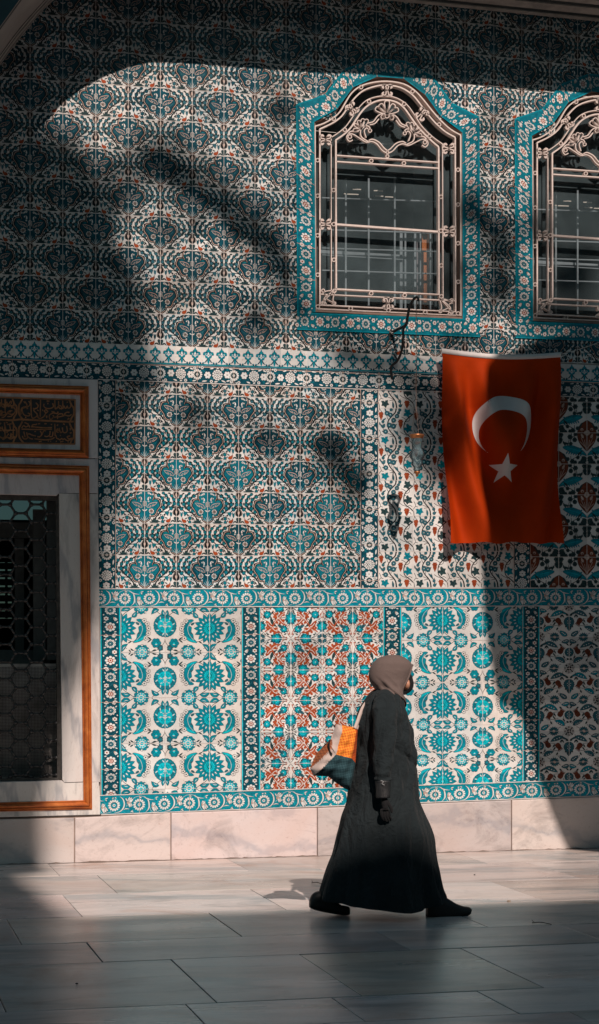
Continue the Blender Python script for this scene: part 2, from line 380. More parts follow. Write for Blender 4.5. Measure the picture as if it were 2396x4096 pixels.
def art_cyan():
    a = Art((535, 560, 1055, 1090))
    a.add([(535, 560), (1055, 560), (1055, 1090), (535, 1090)], W_)
    st = [([(535, 715), (545, 670), (590, 610), (650, 575), (730, 562)], 6), ([(640, 665), (700, 705), (760, 710)], 6), ([(1055, 690), (1035, 630), (985, 600)], 6), ([(1055, 960), (1010, 1010), (960, 1040), (900, 1085)], 6),
          ([(535, 980), (590, 1000), (640, 1040), (690, 1085)], 6), ([(900, 680), (950, 690), (1000, 720)], 6)]
    for P, w in st: a.line(P, w, K_)
    for x0, y0, x1, y1, w, b in ((700, 700, 740, 670, 14, 3), (700, 710, 735, 735, 14, -3), (940, 600, 900, 575, 14, 3), (960, 585, 935, 560, 12, 0), (640, 585, 690, 565, 14, 4), (590, 640, 560, 620, 12, 0), (930, 685, 975, 660, 12, 0)):
        a.leaf(x0, y0, x1, y1, w, G_, K_, 2, bend=b)
    for x, y, r in ((815, 1090, 88), (805, 560, 86)):
        for i in range(12): t = i*math.pi/6; a.disc(x+r*.82*math.cos(t), y+r*.82*math.sin(t), r*.22, T_, D_, 4, n=8)
        for i in range(5): t = math.pi*2*i/5+.3; a.disc(x+r*.92*math.cos(t), y+r*.92*math.sin(t), 11, W_, K_, 3, n=6)
        a.disc(x, y, r*.66, W_, n=14); 
        for i in range(10): t = i*math.pi/5+.2; a.disc(x+r*.50*math.cos(t), y+r*.50*math.sin(t), r*.15, C_, n=7)
        a.disc(x, y, r*.34, W_, n=10); a.disc(x, y, r*.26, C_, n=10)
    # round bloom, half of it on this tile
    x, y, r = 535, 868, 124
    for i in range(13):
        t = -math.pi/2+i*math.pi/12; a.disc(x+r*.83*math.cos(t), y+r*.83*math.sin(t), 31, T_, D_, 4, n=9)
    a.disc(x, y, r*.86, T_, n=20)
    for i in range(13):
        t = -math.pi/2+.13+i*math.pi/12; a.leaf(x+r*.70*math.cos(t), y+r*.70*math.sin(t), x+r*.98*math.cos(t+.16), y+r*.98*math.sin(t+.16), 12, W_ if i % 3 == 0 else B_)
    a.disc(x, y, r*.70, C_, n=18)
    for i in range(16): u = rng.uniform(0, .58)*r; t = rng.uniform(-1.5, 1.5); px, py = x+u*math.cos(t), y+u*math.sin(t); a.line([(px-9, py), (px, py-8), (px+9, py+3)], 7, T_ if i % 2 else W_, sm=2)
    # lotus on the right edge
    x, y = 1055, 838
    for r, n, w, c in ((178, 9, 62, T_),):
        for i in range(n):
            t = math.pi/2+math.pi*(i/(n-1)); a.leaf(x+30*math.cos(t), y+30*math.sin(t), x+r*math.cos(t), y+r*math.sin(t), w, c, D_, 4)
    a.disc(x, y, 74, T_, n=18)
    for i in range(9):
        t = math.pi/2+math.pi*(i/8); a.leaf(x+88*math.cos(t), y+88*math.sin(t), x+122*math.cos(t), y+122*math.sin(t), 14, W_)
    for i in range(8): t = math.pi/2+math.pi*(i+.5)/8; a.leaf(x+20*math.cos(t), y+20*math.sin(t), x+72*math.cos(t), y+72*math.sin(t), 30, C_, D_, 3)
    a.disc(x, y, 40, C_, D_, 3, n=14)
    for r in (34,):
        for i in range(9): t = math.pi/2+math.pi*i/8; a.line([(x+(r-14)*math.cos(t-.12), y+(r-14)*math.sin(t-.12)), (x+r*math.cos(t), y+r*math.sin(t)), (x+(r-14)*math.cos(t+.12), y+(r-14)*math.sin(t+.12))], 5, K_, sm=0)
    # sickle leaf with little blossoms
    a.blob([(910, 672), (840, 682), (785, 715), (760, 765), (758, 830), (775, 890), (815, 940), (870, 935), (835, 905), (815, 870), (845, 850), (840, 800), (862, 765), (870, 715)], T_, D_, 8)
    a.blob([(905, 674), (845, 682), (790, 712), (775, 750), (800, 735), (850, 705)], C_)
    a.line([(870, 700), (820, 760), (800, 840), (830, 910)], 4, W_); a.leaf(840, 880, 880, 905, 22, B_, K_, 3); a.leaf(825, 790, 860, 770, 24, B_)
    for x, y in ((762, 722), (733, 778), (728, 835), (745, 888), (780, 925)): a.flower(x, y, 25, W_, G_, 5, e=4)
    a.flower(640, 664, 56, T_, C_, 6, D_, 4, .40); a.line([(618, 660), (640, 680), (662, 656)], 6, D_); a.leaf(625, 650, 655, 645, 9, W_)
    a.flower(590, 605, 30, B_, T_, 5, D_, 4, .44); a.leaf(596, 575, 600, 560, 10, T_, D_, 2)
    for x0, y0, x1, y1, w, b in ((1045, 570, 975, 650, 44, -18), (945, 1055, 1050, 1035, 46, 16), (610, 1050, 690, 1000, 44, 18), (540, 985, 560, 1050, 36, -10), (920, 970, 870, 1030, 44, 10)):
        a.leaf(x0, y0, x1, y1, w, T_, D_, 5, bend=b); a.leaf(x0*.8+x1*.2, y0*.8+y1*.2, x0*.3+x1*.7, y0*.3+y1*.7, 7, W_, bend=b*.5)
    return a.unit()
def art_red():
    a = Art((490, 493, 955, 957)); a.add([(490, 493), (955, 493), (955, 957), (490, 957)], W_)
    for P in ([(500, 500), (560, 540), (610, 560), (680, 560)], [(500, 500), (530, 580), (520, 640)], [(955, 640), (900, 680), (860, 700), (840, 760)], [(850, 610), (900, 560), (945, 500)], [(850, 610), (905, 660), (945, 720)],
              [(505, 735), (520, 800), (540, 880), (490, 950)], [(590, 815), (540, 780), (510, 740)], [(630, 860), (620, 910), (560, 950)], [(660, 955), (600, 940), (540, 950)], [(850, 860), (880, 900), (940, 950)],
              [(740, 490), (800, 510), (880, 510), (950, 540)], [(780, 650), (820, 640), (850, 610)], [(680, 770), (720, 780), (780, 760)], [(780, 950), (850, 930), (900, 880), (945, 840)]):
        a.line(P, 7, K_)
    for P in ([(505, 900), (520, 850), (560, 800)], [(600, 950), (640, 880), (700, 830)], [(900, 500), (870, 530), (800, 520)], [(955, 560), (930, 620), (955, 660)]): a.line(P, 9, R_)
    for k in range(5):
        t = k*math.pi/8; a.line([(490+20*math.cos(t), 493+20*math.sin(t)), (490+88*math.cos(t+.06), 493+88*math.sin(t+.06))], 5, K_, sm=0); a.leaf(490+55*math.cos(t), 493+55*math.sin(t), 490+92*math.cos(t+.2), 493+92*math.sin(t+.2), 14, G_)
        t = math.pi+k*math.pi/8; a.leaf(955+25*math.cos(t), 957+25*math.sin(t), 955+84*math.cos(t), 957+84*math.sin(t), 22, B_, K_, 2)
    a.disc(490, 493, 24, W_, K_, 4, n=10); a.disc(955, 957, 26, W_, K_, 4, n=10)
    def bloom(x, y, r):
        for i in range(8): t = i*math.pi/4+.2; a.leaf(x+r*.5*math.cos(t), y+r*.5*math.sin(t), x+r*1.3*math.cos(t), y+r*1.3*math.sin(t), r*.6, T_, K_, 3)
        a.disc(x, y, r, T_, K_, 5, n=12); a.disc(x-2, y+2, r*.66, C_, n=10)
        a.line([(x-r*.6, y-r*.1), (x-r*.1, y+r*.45), (x+r*.5, y+r*.1), (x+r*.2, y-r*.5)], 6, D_); a.line([(x-r*.4, y-r*.5), (x, y-r*.15), (x+r*.4, y-r*.45)], 5, D_)
        a.disc(x+r*.05, y, r*.15, W_, n=6)
    for x, y, r in ((672, 493, 70), (490, 665, 74), (955, 775, 66), (718, 957, 70), (850, 608, 50), (598, 818, 46)): bloom(x, y, r)
    a.leaf(600, 800, 690, 750, 40, B_, K_, 4, bend=8); a.leaf(795, 640, 700, 785, 38, G_, K_, 4, bend=-26)
    # bole red arabesques
    a.blob([(640, 610), (680, 625), (722, 600), (730, 650), (722, 705), (680, 690), (640, 712), (645, 660)], R_, K_, 8)
    a.line([(650, 685), (600, 735), (545, 765)], (60, 44, 10), R_); a.line([(715, 620), (750, 580), (765, 545)], (54, 36, 10), R_); a.line([(660, 630), (615, 595), (580, 570)], (54, 36, 12), R_); a.line([(710, 690), (745, 735), (750, 760)], (46, 30, 8), R_)
    for x, y in ((600, 610), (640, 580), (700, 590), (745, 640), (600, 690), (660, 740), (700, 725)): a.disc(x, y, 19, R_, n=7)
    a.line([(655, 690), (685, 655), (715, 620)], 6, P_); a.line([(655, 620), (700, 700)], 6, P_); a.disc(684, 658, 12, W_, K_, 2, n=6)
    a.line([(650, 868), (740, 850), (800, 790), (850, 720), (870, 700)], (12, 50, 70, 42, 10), R_); a.line([(780, 800), (840, 830), (890, 860)], (56, 40, 12), R_); a.line([(770, 820), (700, 800), (690, 830)], (24, 14, 6), R_)
    for x, y in ((720, 815), (770, 770), (840, 770), (860, 800), (800, 860), (740, 880)): a.disc(x, y, 20, R_, n=7)
    a.line([(700, 850), (780, 810), (830, 750)], 6, P_); a.line([(790, 815), (850, 845)], 5, P_)
    for P in ([(600, 735), (640, 700), (660, 660), (640, 620), (600, 590)], [(700, 610), (690, 650), (715, 690), (745, 730)], [(700, 855), (750, 830), (775, 790), (815, 770), (845, 730)], [(800, 820), (830, 845), (870, 850)], [(560, 755), (590, 725), (580, 700)], [(735, 600), (750, 575), (740, 560)]): a.line(P, 8, W_)
    for P in ([(560, 640), (600, 650), (640, 655)], [(720, 655), (770, 690), (800, 700)], [(660, 720), (655, 770), (630, 800)], [(700, 560), (680, 590), (690, 610)], [(870, 720), (900, 740), (930, 735)], [(760, 880), (740, 910), (720, 930)], [(860, 880), (840, 920), (800, 945)], [(530, 840), (560, 860), (600, 850)], [(820, 560), (790, 580), (770, 560)]): a.line(P, 7, K_)
    for x, y in ((895, 560), (895, 520), (520, 890), (560, 940), (800, 520), (930, 600), (550, 960), (905, 640)): a.disc(x, y, 11, R_, n=6)
    for x0, y0, x1, y1 in ((560, 880, 600, 900), (600, 540, 640, 570), (530, 560, 560, 600), (820, 900, 860, 880), (900, 700, 930, 740), (880, 650, 900, 610), (760, 920, 800, 900), (640, 920, 670, 890), (540, 680, 570, 720), (760, 560, 790, 600)):
        a.leaf(x0, y0, x1, y1, 15, G_, K_, 2, bend=4)
    return a.unit()
def vleaf(a, x, y, r, ang, c=T_):
    P = []
    for i in range(11):
        t = ang+(i-5)*.56; q = r*(1.0 if i % 2 else .62)*(1.15 if i == 5 else 1); P.append((x+q*math.cos(t), y+q*math.sin(t)))
    P.append((x-r*.25*math.cos(ang), y-r*.25*math.sin(ang))); a.line(P, 8, K_, True, 0); a.add(P, c)
    for i in (1, 3, 5, 7, 9): t = ang+(i-5)*.56; a.line([(x, y), (x+r*.7*math.cos(t), y+r*.7*math.sin(t))], 4, K_, sm=0)
def grapes(a, x, y, w, h, tilt=0):
    a.disc(x, y-h*.1, w*.8, K_, n=9, ry=h*.8)
    for j in range(6):
        n = (3, 4, 3, 3, 2, 1)[j]
        for i in range(n): a.disc(x+(i-(n-1)/2)*w*.52+tilt*j, y-h*.75+j*h*.31, w*.30, R_, K_, 2, n=7)
def art_vine():
    a = Art((350, 72, 1025, 770)); a.add([(350, 72), (1025, 72), (1025, 770), (350, 770)], W_)
    a.line([(702, 70), (685, 150), (620, 225), (562, 295), (535, 370), (542, 440), (590, 525), (650, 592), (690, 665), (705, 772)], (28, 22, 20, 22, 28), K_)
    a.line([(1030, 175), (930, 260), (872, 330), (850, 400), (852, 500), (890, 560), (960, 610), (1030, 675)], (22, 19, 18, 22), K_)
    a.line([(345, 650), (365, 690), (375, 772)], 12, K_); a.line([(350, 180), (375, 110), (380, 70)], 10, K_)
    for P in ([(560, 300), (530, 260), (525, 220)], [(620, 225), (585, 215)], [(600, 510), (600, 455)], [(650, 600), (570, 570), (540, 560)], [(650, 610), (570, 625)], [(890, 290), (830, 250), (800, 240)], [(940, 210), (960, 280), (930, 320), (880, 330)], [(850, 390), (880, 370), (910, 400)],
              [(890, 580), (830, 560), (770, 520)], [(890, 600), (960, 560), (1010, 590)], [(370, 490), (395, 540), (410, 590)], [(360, 640), (400, 590), (450, 600)], [(380, 80), (425, 150)], [(950, 690), (980, 710), (990, 740)], [(450, 350), (450, 470), (490, 520)], [(615, 370), (650, 300), (715, 225), (745, 165), (770, 110)], [(660, 500), (720, 560), (770, 640), (775, 720)], [(610, 100), (570, 150)]):
        a.line(P, 10, K_)
    for x, y, w, h in ((410, 222, 46, 80), (785, 372, 48, 95), (905, 690, 50, 76)): grapes(a, x, y, w, h)
    for x, y, r, g in ((910, 162, 88, .2), (925, 455, 92, .6), (480, 680, 84, 1.4)): vleaf(a, x, y, r, g)
    for x, y, r in ((525, 172, 40), (588, 202, 38), (715, 225, 36), (650, 305, 40), (568, 402, 44), (646, 420, 44), (495, 525, 40)):
        a.flower(x, y, r*1.05, B_, T_, 7, K_, 7); a.disc(x, y, r*.24, W_, n=5)
    for x, y, r in ((605, 105, 28), (770, 105, 28), (745, 160, 25), (445, 335, 27), (765, 640, 28), (775, 722, 30)): a.disc(x, y, r, B_, K_, 5, n=8); a.leaf(x, y-r, x+14, y-r*2, 14, K_)
    for x0, y0, x1, y1, w, b in ((500, 140, 480, 80, 20, 4), (440, 300, 500, 262, 22, 10), (450, 460, 395, 390, 36, 6), (460, 450, 480, 375, 40, -4), (390, 400, 380, 345, 20, 0), (735, 590, 650, 500, 34, 8), (640, 770, 625, 650, 34, 5), (690, 400, 710, 380, 14, 0), (430, 520, 455, 520, 12, 0), (735, 610, 715, 500, 14, 0), (800, 720, 815, 690, 12, 0)):
        a.leaf(x0, y0, x1, y1, w, B_, K_, 4, bend=b)
    return a.unit()
def art_ogee():
    a = Art((445, 1710, 805, 2100), 0); a.add([(445, 1710), (805, 1710), (805, 2100), (445, 2100)], W_)
    def mand(x, y, sg, top):
        P = [(x+sg*0, y-160), (x+sg*60, y-120), (x+sg*105, y-50), (x+sg*120, y+30), (x+sg*100, y+110), (x+sg*50, y+180), (x, y+228), (x, y)]
        a.line(P[:-1], 10, K_, sm=3); a.add(smooth_path(P[:-1], 3)+[np.array((x-sg*20, y+200)), np.array((x-sg*20, y-140))], R_)
        for dx, dy, x2, y2 in ((10, 200, 75, 60), (10, 210, 30, 90), (5, 190, 90, 110)): a.line([(x+sg*dx, y+dy), (x+sg*(dx+x2)/2, y+(dy+y2)/2), (x+sg*x2, y+y2)], 6, P_)
        a.leaf(x+sg*45, y+70, x+sg*75, y+10, 30, P_, K_, 3); a.disc(x+sg*60, y-45, 20, P_, K_, 3, n=8); a.disc(x+sg*58, y-38, 10, R_, n=6)
        a.flower(x, y, 36, P_, R_, 7, K_, 4)
    mand(805, 1710, -1, 1); mand(445, 2100, 1, 0)
    a.blob([(800, 1995), (770, 1950), (700, 1900), (600, 1870), (500, 1890), (540, 1925), (620, 1965), (700, 1975), (760, 1985)], T_, K_, 8)
    for k in range(7): a.leaf(560+k*30, 1945+k*4, 540+k*30, 1975+k*5, 16, T_, K_, 2); a.leaf(540+k*34, 1890+k*2, 520+k*32, 1865+k*8, 16, T_, K_, 2)
    a.line([(560, 1900), (660, 1925), (760, 1960)], 4, C_)
    for P in ([(590, 1870), (600, 1780), (610, 1740), (600, 1700)], [(600, 1800), (640, 1750), (650, 1790)], [(560, 1870), (580, 1800)], [(600, 2000), (605, 2100)], [(605, 2060), (640, 2030), (720, 2000)]): a.line(P, 8, K_)
    for x, y, r in ((590, 1765, 30), (650, 1800, 28), (600, 1850, 22), (660, 1730, 24), (620, 2070, 30), (560, 2040, 24), (655, 2080, 24), (690, 2020, 22), (760, 2060, 36), (720, 2090, 26), (470, 1800, 26), (470, 1740, 34)): a.flower(x, y, r, G_, K_, 6, K_, 3)
    for x0, y0, x1, y1, w in ((500, 1840, 580, 1855, 24), (530, 1870, 500, 1815, 18), (690, 1990, 740, 1940, 20), (800, 2040, 740, 2010, 40), (800, 2060, 740, 2060, 36), (790, 2090, 750, 2099, 30), (445, 1850, 490, 1810, 30), (520, 2000, 560, 2060, 18), (500, 1970, 545, 2035, 18)): a.leaf(x0, y0, x1, y1, w, G_, K_, 3)
    return a.unit()
def art_tulip():
    a = Art((885, 632, 1450, 1245)); a.add([(885, 632), (1450, 632), (1450, 1245), (885, 1245)], W_)
    for P in ([(1000, 690), (1020, 800), (1025, 870)], [(1150, 880), (1220, 870), (1290, 870)], [(1090, 1010), (1170, 1020), (1250, 990)], [(1300, 780), (1280, 860)], [(1090, 1020), (1110, 1090)], [(930, 780), (1000, 740)], [(1340, 950), (1370, 1060), (1400, 1100)], [(1150, 900), (1165, 960), (1190, 1010)],
              [(930, 1030), (910, 1080)], [(1050, 1180), (1100, 1110)], [(1240, 1190), (1300, 1160)], [(1230, 660), (1300, 700)]): a.line(P, 8, K_)
    def lobed(x0, y0, x1, y1, w, b, nd=3):
        a.leaf(x0, y0, x1, y1, w, T_, K_, 6, bend=b)
        for k in range(nd): t = .3+.2*k; a.disc(x0+(x1-x0)*t, y0+(y1-y0)*t+b*.5, 11, W_, K_, 3, n=7)
    for q in ((1000, 740, 1235, 840, 88, -18), (1370, 1130, 1180, 1040, 88, 18), (925, 1215, 1060, 1120, 84, 10), (1450, 700, 1310, 730, 76, -8), (885, 1120, 940, 1020, 20, 0), (1010, 760, 940, 790, 26, 0)): lobed(*q, nd=3 if q[4] > 60 else 0)
    def tulip(x, y, ang, L_=150):
        ca, sa = math.cos(ang), math.sin(ang)
        def q(u, v): return (x+u*ca-v*sa, y+u*sa+v*ca)
        a.blob([q(-60, 0), q(-50, 36), q(0, 48), q(50, 26), q(50, -26), q(0, -48), q(-50, -36)], R_, K_, 8)
        for v in (-28, -12, 4, 20): a.leaf(*q(20, v), *q(110, v*1.7), 20, R_, K_, 2)
        for v in (-18, 0, 18): a.line([q(-40, v), q(40, v*.8)], 4, K_, sm=0)
    tulip(1090, 925, math.radians(125)); tulip(1290, 905, math.radians(-55))
    for x, y, r in ((885, 945, 98), (1450, 930, 78)):
        for i in range(16): t = i*math.pi/8; a.disc(x+r*.9*math.cos(t), y+r*.9*math.sin(t), 17, B_, K_, 4, n=7)
        a.disc(x, y, r*.9, B_, n=18)
        for dx, dy in ((-30, -20), (30, -20), (-25, 25), (25, 25), (0, 0), (0, -50), (0, 50)): a.disc(x+dx, y+dy, 9, W_, K_, 3, n=6)
    for x, y in ((1178, 632), (1165, 1245)):
        for i in range(14): t = i*math.pi/7; a.leaf(x+20*math.cos(t), y+20*math.sin(t), x+98*math.cos(t), y+92*math.sin(t), 34, B_, K_, 3)
        a.disc(x, y, 28, P_, K_, 3, n=8)
    for x, y in ((885, 632), (1450, 1245)):
        a.disc(x, y, 100, K_, n=16); a.disc(x, y, 60, W_, n=8); a.disc(x, y, 50, K_, n=8)
        for i in range(8): t = i*math.pi/4+.39; a.disc(x+84*math.cos(t), y+84*math.sin(t), 20, W_, K_, 4, n=7); a.disc(x+84*math.cos(t), y+84*math.sin(t), 8, K_, n=5)
    for x0, y0, x1, y1, w in ((1020, 800, 985, 860, 22), (1025, 800, 1060, 860, 22), (950, 790, 900, 820, 40), (1160, 890, 1200, 960, 22), (1190, 1010, 1140, 950, 22), (1370, 1050, 1330, 1000, 22), (1100, 1060, 1130, 1110, 26), (1300, 800, 1270, 770, 30), (1400, 1060, 1445, 1070, 36), (900, 1040, 890, 1100, 24), (960, 1050, 940, 1020, 20), (1400, 760, 1440, 800, 24)):
        a.leaf(x0, y0, x1, y1, w, G_, K_, 3)
    return a.unit()
def lily(a, x, y, r, ang, c=W_):
    for k in (-.42, 0, .42): t = ang+k; a.leaf(x-r*.6*math.cos(ang), y-r*.6*math.sin(ang), x+r*math.cos(t), y+r*math.sin(t), r*.52, c, K_, r*.07)
    a.disc(x-r*.3*math.cos(ang), y-r*.3*math.sin(ang), r*.30, P_, n=8)
def art_bandH():
    """rosettes, sickle leaves and tulips on turquoise; one period holds two rosettes"""
    a = Art((105, 1485, 1040, 1830)); a.add([(105, 1480), (1040, 1480), (1040, 1835), (105, 1835)], T_)
    for k in range(26): x = rng.uniform(110, 1030); y = rng.uniform(1500, 1815); a.line([(x, y), (x+rng.uniform(-30, 30), y+rng.uniform(10, 30)), (x+rng.uniform(-50, 50), y+rng.uniform(20, 45))], (9, 4), C_, sm=2)
    for x in (105, 572, 1040): a.rosette(x, 1672, 112, 14, W_, T_, W_, K_)
    for P in ([(215, 1510), (270, 1560), (295, 1640), (280, 1720), (215, 1790), (110, 1815)], [(690, 1530), (740, 1590), (758, 1680), (745, 1760), (690, 1820)]):
        a.line(P, (8, 34, 36, 28, 6), K_); a.line(P, (4, 22, 26, 18, 3), W_)
    for P in ([(275, 1760), (330, 1740), (390, 1750)], [(650, 1520), (740, 1570), (850, 1590)]): a.line(P, (6, 30, 4), K_); a.line(P, (3, 20, 3), W_)
    for P in ([(330, 1700), (420, 1590), (500, 1530), (590, 1510), (690, 1530)], [(760, 1690), (800, 1800), (870, 1820), (990, 1790)]): a.line(P, 5, W_)
    lily(a, 385, 1610, 95, -1.0); lily(a, 395, 1650, 70, 1.1); lily(a, 845, 1720, 100, 1.0); lily(a, 830, 1690, 62, -1.2)
    for x0, y0, x1, y1 in ((320, 1540, 350, 1600), (410, 1810, 455, 1770), (420, 1790, 470, 1815), (870, 1550, 930, 1530), (880, 1560, 905, 1590), (120, 1520, 150, 1545), (580, 1530, 620, 1545), (1000, 1540, 1040, 1530)): a.leaf(x0, y0, x1, y1, 20, W_, K_, 4)
    return a.unit()
def art_frieze():
    a = Art((0, 0, 440, 200)); a.add([(0, -2), (440, -2), (440, 202), (0, 202)], D_)
    for k in range(16): x = rng.uniform(5, 430); y = rng.uniform(15, 185); a.line([(x, y), (x+rng.uniform(-12, 12), y+10), (x+rng.uniform(-20, 20), y+22)], (6, 3), T_, sm=2)
    a.line([(0, 100), (60, 150), (125, 100), (190, 50), (245, 100), (300, 150), (360, 100), (400, 60), (440, 100)], 4, T_)
    a.rosette(0, 100, 62, 14, W_, G_, W_, K_); a.rosette(440, 100, 62, 14, W_, G_, W_, K_)
    for x, y in ((125, 96), (360, 104)): a.flower(x, y, 44, W_, K_, 6, K_, 3, .34); a.flower(x, y, 20, W_, K_, 5, None)
    x, y = 243, 100
    for r, n, s_ in ((56, 12, 13), (34, 9, 11)):
        for i in range(n): t = i*2*math.pi/n+.2; a.disc(x+r*.9*math.cos(t), y+r*.9*math.sin(t), s_, W_, K_, 4, n=7)
    a.disc(x, y+6, 20, G_, n=10); a.flower(x, y-2, 20, W_, B_, 5, K_, 2)
    for x, y in ((170, 25), (300, 172), (60, 178), (410, 28)): a.flower(x, y, 20, W_, K_, 6, K_, 2, .36)
    for x0, y0, x1, y1 in ((55, 22, 120, 30), (290, 40, 345, 18), (200, 180, 150, 165), (380, 178, 430, 168), (350, 30, 395, 45), (20, 178, 40, 190), (230, 180, 262, 172), (200, 18, 250, 26)): a.leaf(x0, y0, x1, y1, 17, W_, K_, 3)
    return a.unit()
def art_strip(bg=D_, edge=C_, red=True):
    """narrow border, drawn lying down: x along the strip"""
    a = Art((0, 0, 600, 300)); a.add([(0, 0), (600, 0), (600, 300), (0, 300)], bg)
    for k in range(12): x = rng.uniform(5, 590); y = rng.uniform(40, 260); a.line([(x, y), (x+18, y+rng.uniform(-20, 20)), (x+40, y+rng.uniform(-30, 30))], (10, 4), T_ if bg != T_ else C_, sm=2)
    for y0 in ((0, 22), (278, 300)): a.add([(0, y0[0]), (600, y0[0]), (600, y0[1]), (0, y0[1])], edge)
    a.line([(0, 150), (80, 240), (200, 250), (300, 150), (400, 50), (500, 60), (600, 150)], 6, C_ if bg == T_ else B_)
    a.rosette(150, 150, 80, 10, W_, B_, B_, W_); 
    for i in range(10): t = i*.628; a.disc(150+60*math.cos(t), 150+60*math.sin(t), 7, K_, n=5)
    for x in (450,):
        a.disc(x, 150, 76, K_, n=14)
        for i in range(8): t = i*math.pi/4; a.disc(x+60*math.cos(t), 150+60*math.sin(t), 22, W_, n=8)
        a.disc(x, 150, 40, R_ if red else G_, n=12); a.disc(x, 150, 27, W_, n=10); a.disc(x, 150, 16, R_ if red else K_, n=8)
    for x, y, f in ((300, 90, 1), (300, 215, 0), (0, 215, 1), (0, 90, 0), (600, 215, 1), (600, 90, 0)):
        if f:
            a.flower(x, y, 40, W_, K_, 6, K_, 4, .34); a.disc(x, y, 14, R_ if red else B_, n=6)
        else: lily(a, x, y, 48, .6)
    for x0, y0, x1, y1 in ((230, 250, 210, 210), (60, 60, 90, 80), (370, 50, 360, 90), (530, 240, 545, 200), (220, 60, 245, 45), (380, 245, 350, 260), (520, 50, 550, 70), (75, 245, 60, 215)): a.leaf(x0, y0, x1, y1, 20, W_, K_, 3)
    return a.unit()
def art_palmette():
    a = Art((0, 0, 158, 185)); a.add([(0, -2), (158, -2), (158, 190), (0, 190)], W_)
    a.add([(0, 172), (158, 172), (158, 187), (0, 187)], T_)
    for x in (0, 158): a.blob([(x-45, 172), (x-30, 160), (x-12, 150), (x, 178), (x+12, 150), (x+30, 160), (x+45, 172)], T_)
    x = 79
    a.line([(x-6, 100), (x-14, 125), (x-45, 160), (x-75, 168)], (14, 12, 14, 16), D_); a.line([(x+6, 100), (x+14, 125), (x+45, 160), (x+75, 168)], (14, 12, 14, 16), D_)
    a.blob([(x, 112), (x+14, 140), (x+10, 158), (x, 172), (x-10, 158), (x-14, 140)], T_)
    for d in (-1, 1): a.leaf(x+d*20, 160, x+d*58, 166, 14, W_)
    a.blob([(x, 2), (x+8, 24), (x+24, 36), (x+28, 48), (x+56, 52), (x+62, 78), (x+40, 80), (x+34, 104), (x+10, 112), (x, 118), (x-10, 112), (x-34, 104), (x-40, 80), (x-62, 78), (x-56, 52), (x-28, 48), (x-24, 36), (x-8, 24)], T_, D_, 7, 2)
    for d in (-1, 1): a.line([(x, 82), (x+d*26, 84), (x+d*34, 68), (x+d*22, 66)], 5, W_); a.blob([(x+d*12, 60), (x+d*24, 58), (x+d*28, 48), (x+d*12, 44)], D_)
    a.leaf(x, 104, x, 48, 26, W_); a.disc(x, 80, 6, D_, n=6)
    return a.unit()
